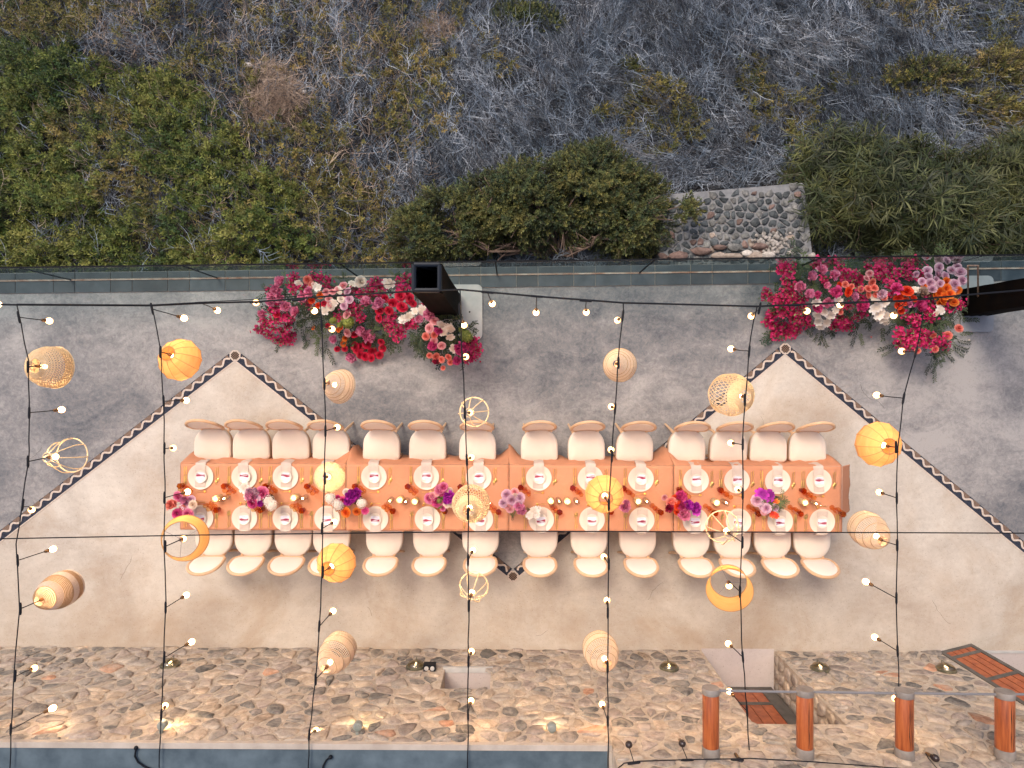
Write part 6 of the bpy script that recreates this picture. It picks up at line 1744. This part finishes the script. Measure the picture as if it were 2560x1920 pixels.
# ================================================================== LAMP SHADES
def ring(mb, r, z, tr, n=28, seg=4):
    mb.tube([(r * math.cos(2 * math.pi * k / n), r * math.sin(2 * math.pi * k / n), z) for k in range(n)], tr, seg, closed=True)
def prof_at(prof, t_):
    k = t_ * (len(prof) - 1); i = min(int(k), len(prof) - 2); f = k - i
    return (prof[i][0] * (1 - f) + prof[i + 1][0] * f, prof[i][1] * (1 - f) + prof[i + 1][1] * f)
def lattice(prof, nv, nr, tr, diag=0, seg=3):
    mb = MB()
    for k in range(nr + 1):
        r, z = prof_at(prof, k / nr); ring(mb, r, z, tr, 36, seg)
    M_ = 16
    for k in range(nv):
        mb.tube([(lambda rz, a: (rz[0] * math.cos(a), rz[0] * math.sin(a), rz[1]))(prof_at(prof, j / M_), 2 * math.pi * k / nv) for j in range(M_ + 1)], tr, seg, caps=False)
    for s_ in ((1, -1) if diag else ()):
        for k in range(diag):
            mb.tube([(lambda rz, a: (rz[0] * math.cos(a), rz[0] * math.sin(a), rz[1]))(prof_at(prof, j / M_), 2 * math.pi * k / diag + s_ * 1.5 * j / M_) for j in range(M_ + 1)], tr * 1.25, seg, caps=False)
    return mb
def shell(prof, n=36, t0=0, t1=1, steps=12, off=0):
    mb = MB(); pr_ = [prof_at(prof, t0 + (t1 - t0) * k / steps) for k in range(steps + 1)]
    mb.lathe([(r + off, z) for r, z in pr_], n, close=False); return mb
def shade(kind, top, bulk, dia, h, label, socket=None, lit=True, grp='hanging lamp shades'):
    """top: pixel of the upper ring, bulk: pixel of the body's middle"""
    zt = 2.46; zm = zt - h * .5
    a = P(*top, zt); b_ = P(*bulk, zm); ax = (a - b_).normalized()
    R0 = dia / 2 * (CAMZ - zm) / FPX
    rt = thing('lamp_shade', label, 'lamp shade', a, 0, grp); rt.rotation_euler = ax.to_track_quat('Z', 'Y').to_euler()
    if kind == 'lantern':
        prof = [(.34, 0), (.58, -.10), (.85, -.32), (1.0, -.55), (.93, -.78), (.62, -1.0)]; prof = [(r * R0, z * h) for r, z in prof]
        mb = MB(); mb.lathe(prof, 12, close=False); mb.obj('silk', MT['sh_yellow'], rt, smooth=False)
        for k in range(12):
            mb = MB() if k == 0 else mb
            an = 2 * math.pi * k / 12; mb.tube([((r + .002) * math.cos(an), (r + .002) * math.sin(an), z) for r, z in prof], .0028, 4)
        ring(mb, prof[0][0], 0, .006, 24); ring(mb, prof[-1][0], -h, .005, 24)
        mb.obj('rib_frame', MT['sh_rib'], rt)
    elif kind in ('cone', 'bell', 'striped'):
        if kind == 'cone': prof = [(.20, 0), (.42, -.14), (.66, -.36), (.86, -.65), (1.0, -1.0)]
        else: prof = [(.30, 0), (.55, -.10), (.80, -.30), (.97, -.55), (1.0, -.78), (.92, -1.0)]
        prof = [(r * R0, z * h) for r, z in prof]
        if kind == 'striped':
            ed = [0, .28, .42, .62, .78, .93, 1.0]
            for q_ in range(6):
                lattice([prof_at(prof, ed[q_] + (ed[q_ + 1] - ed[q_]) * k / 6 ) for k in range(7)], 0, 7, .0042).obj('woven_band', MT['sh_brown' if q_ % 2 == 0 else 'sh_white'], rt)
            shell(prof, off=-.005).obj('lining', MT['sh_rattan'], rt)
        else:
            lattice(prof, 48, 26, .0034).obj('rattan_weave', MT['sh_rattan'], rt)
            shell(prof, off=-.007, t0=.62).obj('lining', MT['sh_rattan'], rt)
            for t_ in ((.2, .4, .6, .8, .9, 1.0) if kind == 'bell' else (.45, .62, .8, .9, 1.0)):
                mb = MB() if t_ in (.2, .45) and (kind == 'bell') == (t_ == .2) else mb; r, z = prof_at(prof, t_); ring(mb, r + .001, z, .0042, 32, 4)
            mb.obj('hoop', MT['sh_brown'], rt)
    elif kind in ('bamboo', 'dome'):
        prof = [(.32, 0), (.48, -.06), (.80, -.20), (1.0, -.48), (.94, -.78), (.66, -1.0)] if kind == 'bamboo' else [(.36, 0), (.55, -.05), (.82, -.2), (.96, -.5), (1.0, -1.0)]
        prof = [(r * R0, z * h) for r, z in prof]
        lattice(prof, 0, 5 if kind == 'bamboo' else 12, .0035, 34 if kind == 'bamboo' else 46).obj('bamboo_weave', MT['sh_bamboo'], rt)
        if kind == 'dome': shell(prof, off=-.008, t0=.8, steps=3).obj('lining', MT['sh_bamboo'], rt)
        else: shell(prof, t0=0, t1=.38, off=-.005, steps=6).obj('lining', MT['sh_bamboo'], rt)
        mb = MB(); r, z = prof[-1]; ring(mb, r, z, .008, 32, 5); r, z = prof[0]; ring(mb, r, z, .006, 24, 5); mb.obj('hoop', MT['sh_bamboo'], rt)
    elif kind == 'disc':
        prof = [(.25, 0), (.30, -.02), (.7, -.25), (1.0, -.75), (.97, -1.0)]; prof = [(r * R0, z * h) for r, z in prof]
        lattice(prof, 30, 9, .003).obj('open_weave', MT['sh_bamboo'], rt); shell(prof, off=-.006, t0=.3).obj('lining', MT['sh_bamboo'], rt)
    elif kind == 'wire':
        prof = [(.27, 0), (.34, -.12), (.62, -.30), (.93, -.62), (1.0, -.82), (.98, -1.0)]; prof = [(r * R0, z * h) for r, z in prof]
        for k in range(8):
            mb = MB(); an = 2 * math.pi * k / 8 + .2
            mb.tube([(prof_at(prof, j / 8)[0] * math.cos(an), prof_at(prof, j / 8)[0] * math.sin(an), prof_at(prof, j / 8)[1]) for j in range(9)], .0058, 6); mb.obj('cane_rib', MT['cane'], rt)
        for r, z in (prof[0], prof[-1]):
            mb = MB(); ring(mb, r, z, .0065, 28, 6); mb.obj('cane_hoop', MT['cane'], rt)
    elif kind == 'drum':
        prof = [(.76, 0), (1.0, -1.0)]; prof = [(r * R0, z * h) for r, z in prof]
        mb = MB(); mb.lathe(prof, 48, close=False); mb.obj('silk', MT['sh_yellow'], rt)
        mb = MB(); ring(mb, prof[0][0], 0, .005, 40, 5); ring(mb, prof[1][0], -h, .004, 40, 5); mb.obj('rim', MT['sh_rib'], rt)
        mb = MB()
        for k in range(3):
            an = 2 * math.pi * k / 3 + .5; mb.tube([(.02 * math.cos(an), .02 * math.sin(an), -.03), (prof[0][0] * math.cos(an), prof[0][0] * math.sin(an), 0)], .002, 4)
        ring(mb, .022, -.03, .004, 16, 5); mb.obj('spider', MT['pipe'], rt)
    # fitting: lead up to the cable connector, holder and bulb
    inv = rt.rotation_euler.to_matrix().inverted()
    if socket:
        s_ = inv @ (P(*socket, ZC) - a)
        mb = MB(); mb.tube([s_, s_ * .5 + Vector((0, 0, .0)), Vector((0, 0, .0)), Vector((0, 0, -.02))], .005, 6); mb.obj('lead', MT['black'], rt)
        up_ = inv @ Vector((0, 1, 0)); mb = MB(); mb.tube([s_ - up_ * .06, s_ - up_ * .04, s_ + up_ * .04, s_ + up_ * .06], [.008, .0125, .0125, .008], 8); mb.obj('connector', MT['black'], rt)
    if kind in ('cone', 'bell', 'lantern', 'bamboo', 'dome', 'disc', 'wire', 'striped'):
        mb = MB(); r0 = prof[0][0]
        for k in range(3): an = 2 * math.pi * k / 3; mb.tube([(0, 0, -.01), (r0 * math.cos(an), r0 * math.sin(an), 0)], .002, 4)
        mb.obj('spider', MT['pipe'], rt)
    place(SOCK, 'socket', rt, (0, 0, -.04)); place(BM, 'bulb', rt, (0, 0, -.05))
    return rt
shade('dome', (88, 915), (115, 917), 104, .26, 'glowing woven bamboo dome shade nearest the left edge', (70, 917))
shade('lantern', (419, 884), (447, 898), 108, .34, 'ochre ribbed silk lantern above the left mosaic corner', (401, 880))
shade('wire', (118, 1144), (150, 1141), 88, .34, 'open bent cane shade at the left edge with a bulb inside', (70, 1154))
shade('striped', (98, 1502), (137, 1482), 88, .46, 'striped brown and white woven bell shade at the lower left', (51, 1522))
shade('cone', (819, 957), (837, 962), 86, .22, 'fine rattan cone shade between the mosaic border and the left flowers', (811, 960))
shade('disc', (816.5, 1192), (821, 1193), 78, .18, 'pale open weave disc shade hanging over the fourth place', (812, 1196))
shade('lantern', (820, 1422), (838, 1409), 100, .34, 'ochre ribbed silk lantern over the fourth chair of the house side', (807, 1430))
shade('bell', (814, 1672), (836, 1640), 84, .42, 'rattan bell shade before the stone wall, left of the niche', (789, 1698))
shade('wire', (1172, 1032), (1179, 1031), 76, .3, 'round open cane shade above the seventh chair of the hill side', (1162, 1032))
shade('bamboo', (1171, 1276), (1177, 1261), 94, .36, 'round perforated bamboo shade over the middle of the table', (1170, 1285))
shade('wire', (1177, 1492), (1181, 1478), 74, .3, 'round open cane shade over the floor below the table middle', (1172, 1515))
shade('cone', (1540, 909), (1545, 911), 84, .22, 'fine rattan cone shade over the grey floor between the mosaic corners', (1546, 907))
shade('lantern', (1514, 1246), (1511, 1236), 98, .34, 'ochre ribbed silk lantern hanging over the ninth places', (1522, 1262))
shade('bell', (1518, 1660), (1506, 1636), 86, .4, 'rattan bell shade before the stone wall, right of the niche', (1519, 1668))
shade('bamboo', (1863, 992), (1829, 987), 106, .42, 'large perforated bamboo shade left of the right mosaic corner', (1862, 1000))
shade('wire', (1823, 1334), (1814, 1325), 84, .3, 'open bent cane shade over the twelfth place of the house side', (1856, 1356))
shade('drum', (1821, 1452), (1823, 1468), 114, .2, 'ochre silk drum shade over the right chairs of the house side', (1850, 1479))
shade('drum', (452, 1349), (458, 1347), 114, .2, 'ochre silk drum shade over the left end of the table', (413, 1366))
shade('lantern', (2223, 1116), (2200, 1111), 114, .34, 'ochre ribbed silk lantern on the right mosaic border', (2240, 1118))
shade('bell', (2206, 1352), (2180, 1332), 86, .38, 'fine rattan bell shade right of the table end', (2243, 1363))

# ---- fallen petals and leaves near the installations
pm = []
for c_ in ('pink', 'red', 'coral', 'white'):
    mb = MB(); petal_grid(mb, (0, 0, 0), (1, 0, .1), (0, 0, 1), .026, .022, .25, .002, random.Random(4)); pm.append(mb.mesh('fallen_petal', PET[c_], True))
mb = MB(); leaf(mb, (0, 0, 0), (1, 0, .05), (0, 0, 1), .045, .012); lm_ = mb.mesh('fallen_leaf', MT['lf_dec'], True)
for (u, v, k, lab, cat) in ((1132, 905, 0, 'single pink petal on the grey floor under the coral roses', 'petal'), (1202, 902, 1, 'single red petal right of the bulb lit flowers', 'petal'), (955, 905, -1, 'narrow dark leaf on the grey floor below the ring of red roses', 'leaf'),
    (2180, 842, 2, 'single coral petal on the grey floor between the two hanging leaf trails', 'petal'), (2120, 840, -1, 'narrow dark leaf below the white orchids of the right flowers', 'leaf'), (2420, 850, 3, 'single white petal on the floor below the right black tower', 'petal')):
    o = place(pm[k] if k >= 0 else lm_, 'fallen_petal' if k >= 0 else 'fallen_leaf', None, P(u, v, .006), (0, 0, fr.uniform(0, 6)))
    tag(o, lab, cat)
# hairline cracks in the plaster
mb = MB(); rk = random.Random(17)
for (u, v, a, n_) in ((560, 1175, -1.0, 9), (40, 1150, .2, 12), (1905, 1090, 1.5, 8), (2150, 960, -.9, 14), (930, 1540, 1.5, 4), (1340, 1590, .4, 5), (300, 1450, 1.2, 10), (1620, 1500, 1.0, 9), (2330, 1500, -1.2, 12), (1700, 1080, .2, 8)):
    p = P(u, v, .0048); pts = [p.copy()]
    for _ in range(n_):
        a += rk.uniform(-.45, .45); p = p + Vector((math.cos(a), math.sin(a), 0)) * .035; pts.append(p.copy())
    mb.tube(pts, [.0012] * len(pts), 3)
cr = mb.obj('floor_cracks', MT['crack'], smooth=False); cr['kind'] = 'stuff'; cr['label'] = 'thin dark hairline cracks and scratches in the plaster floor'
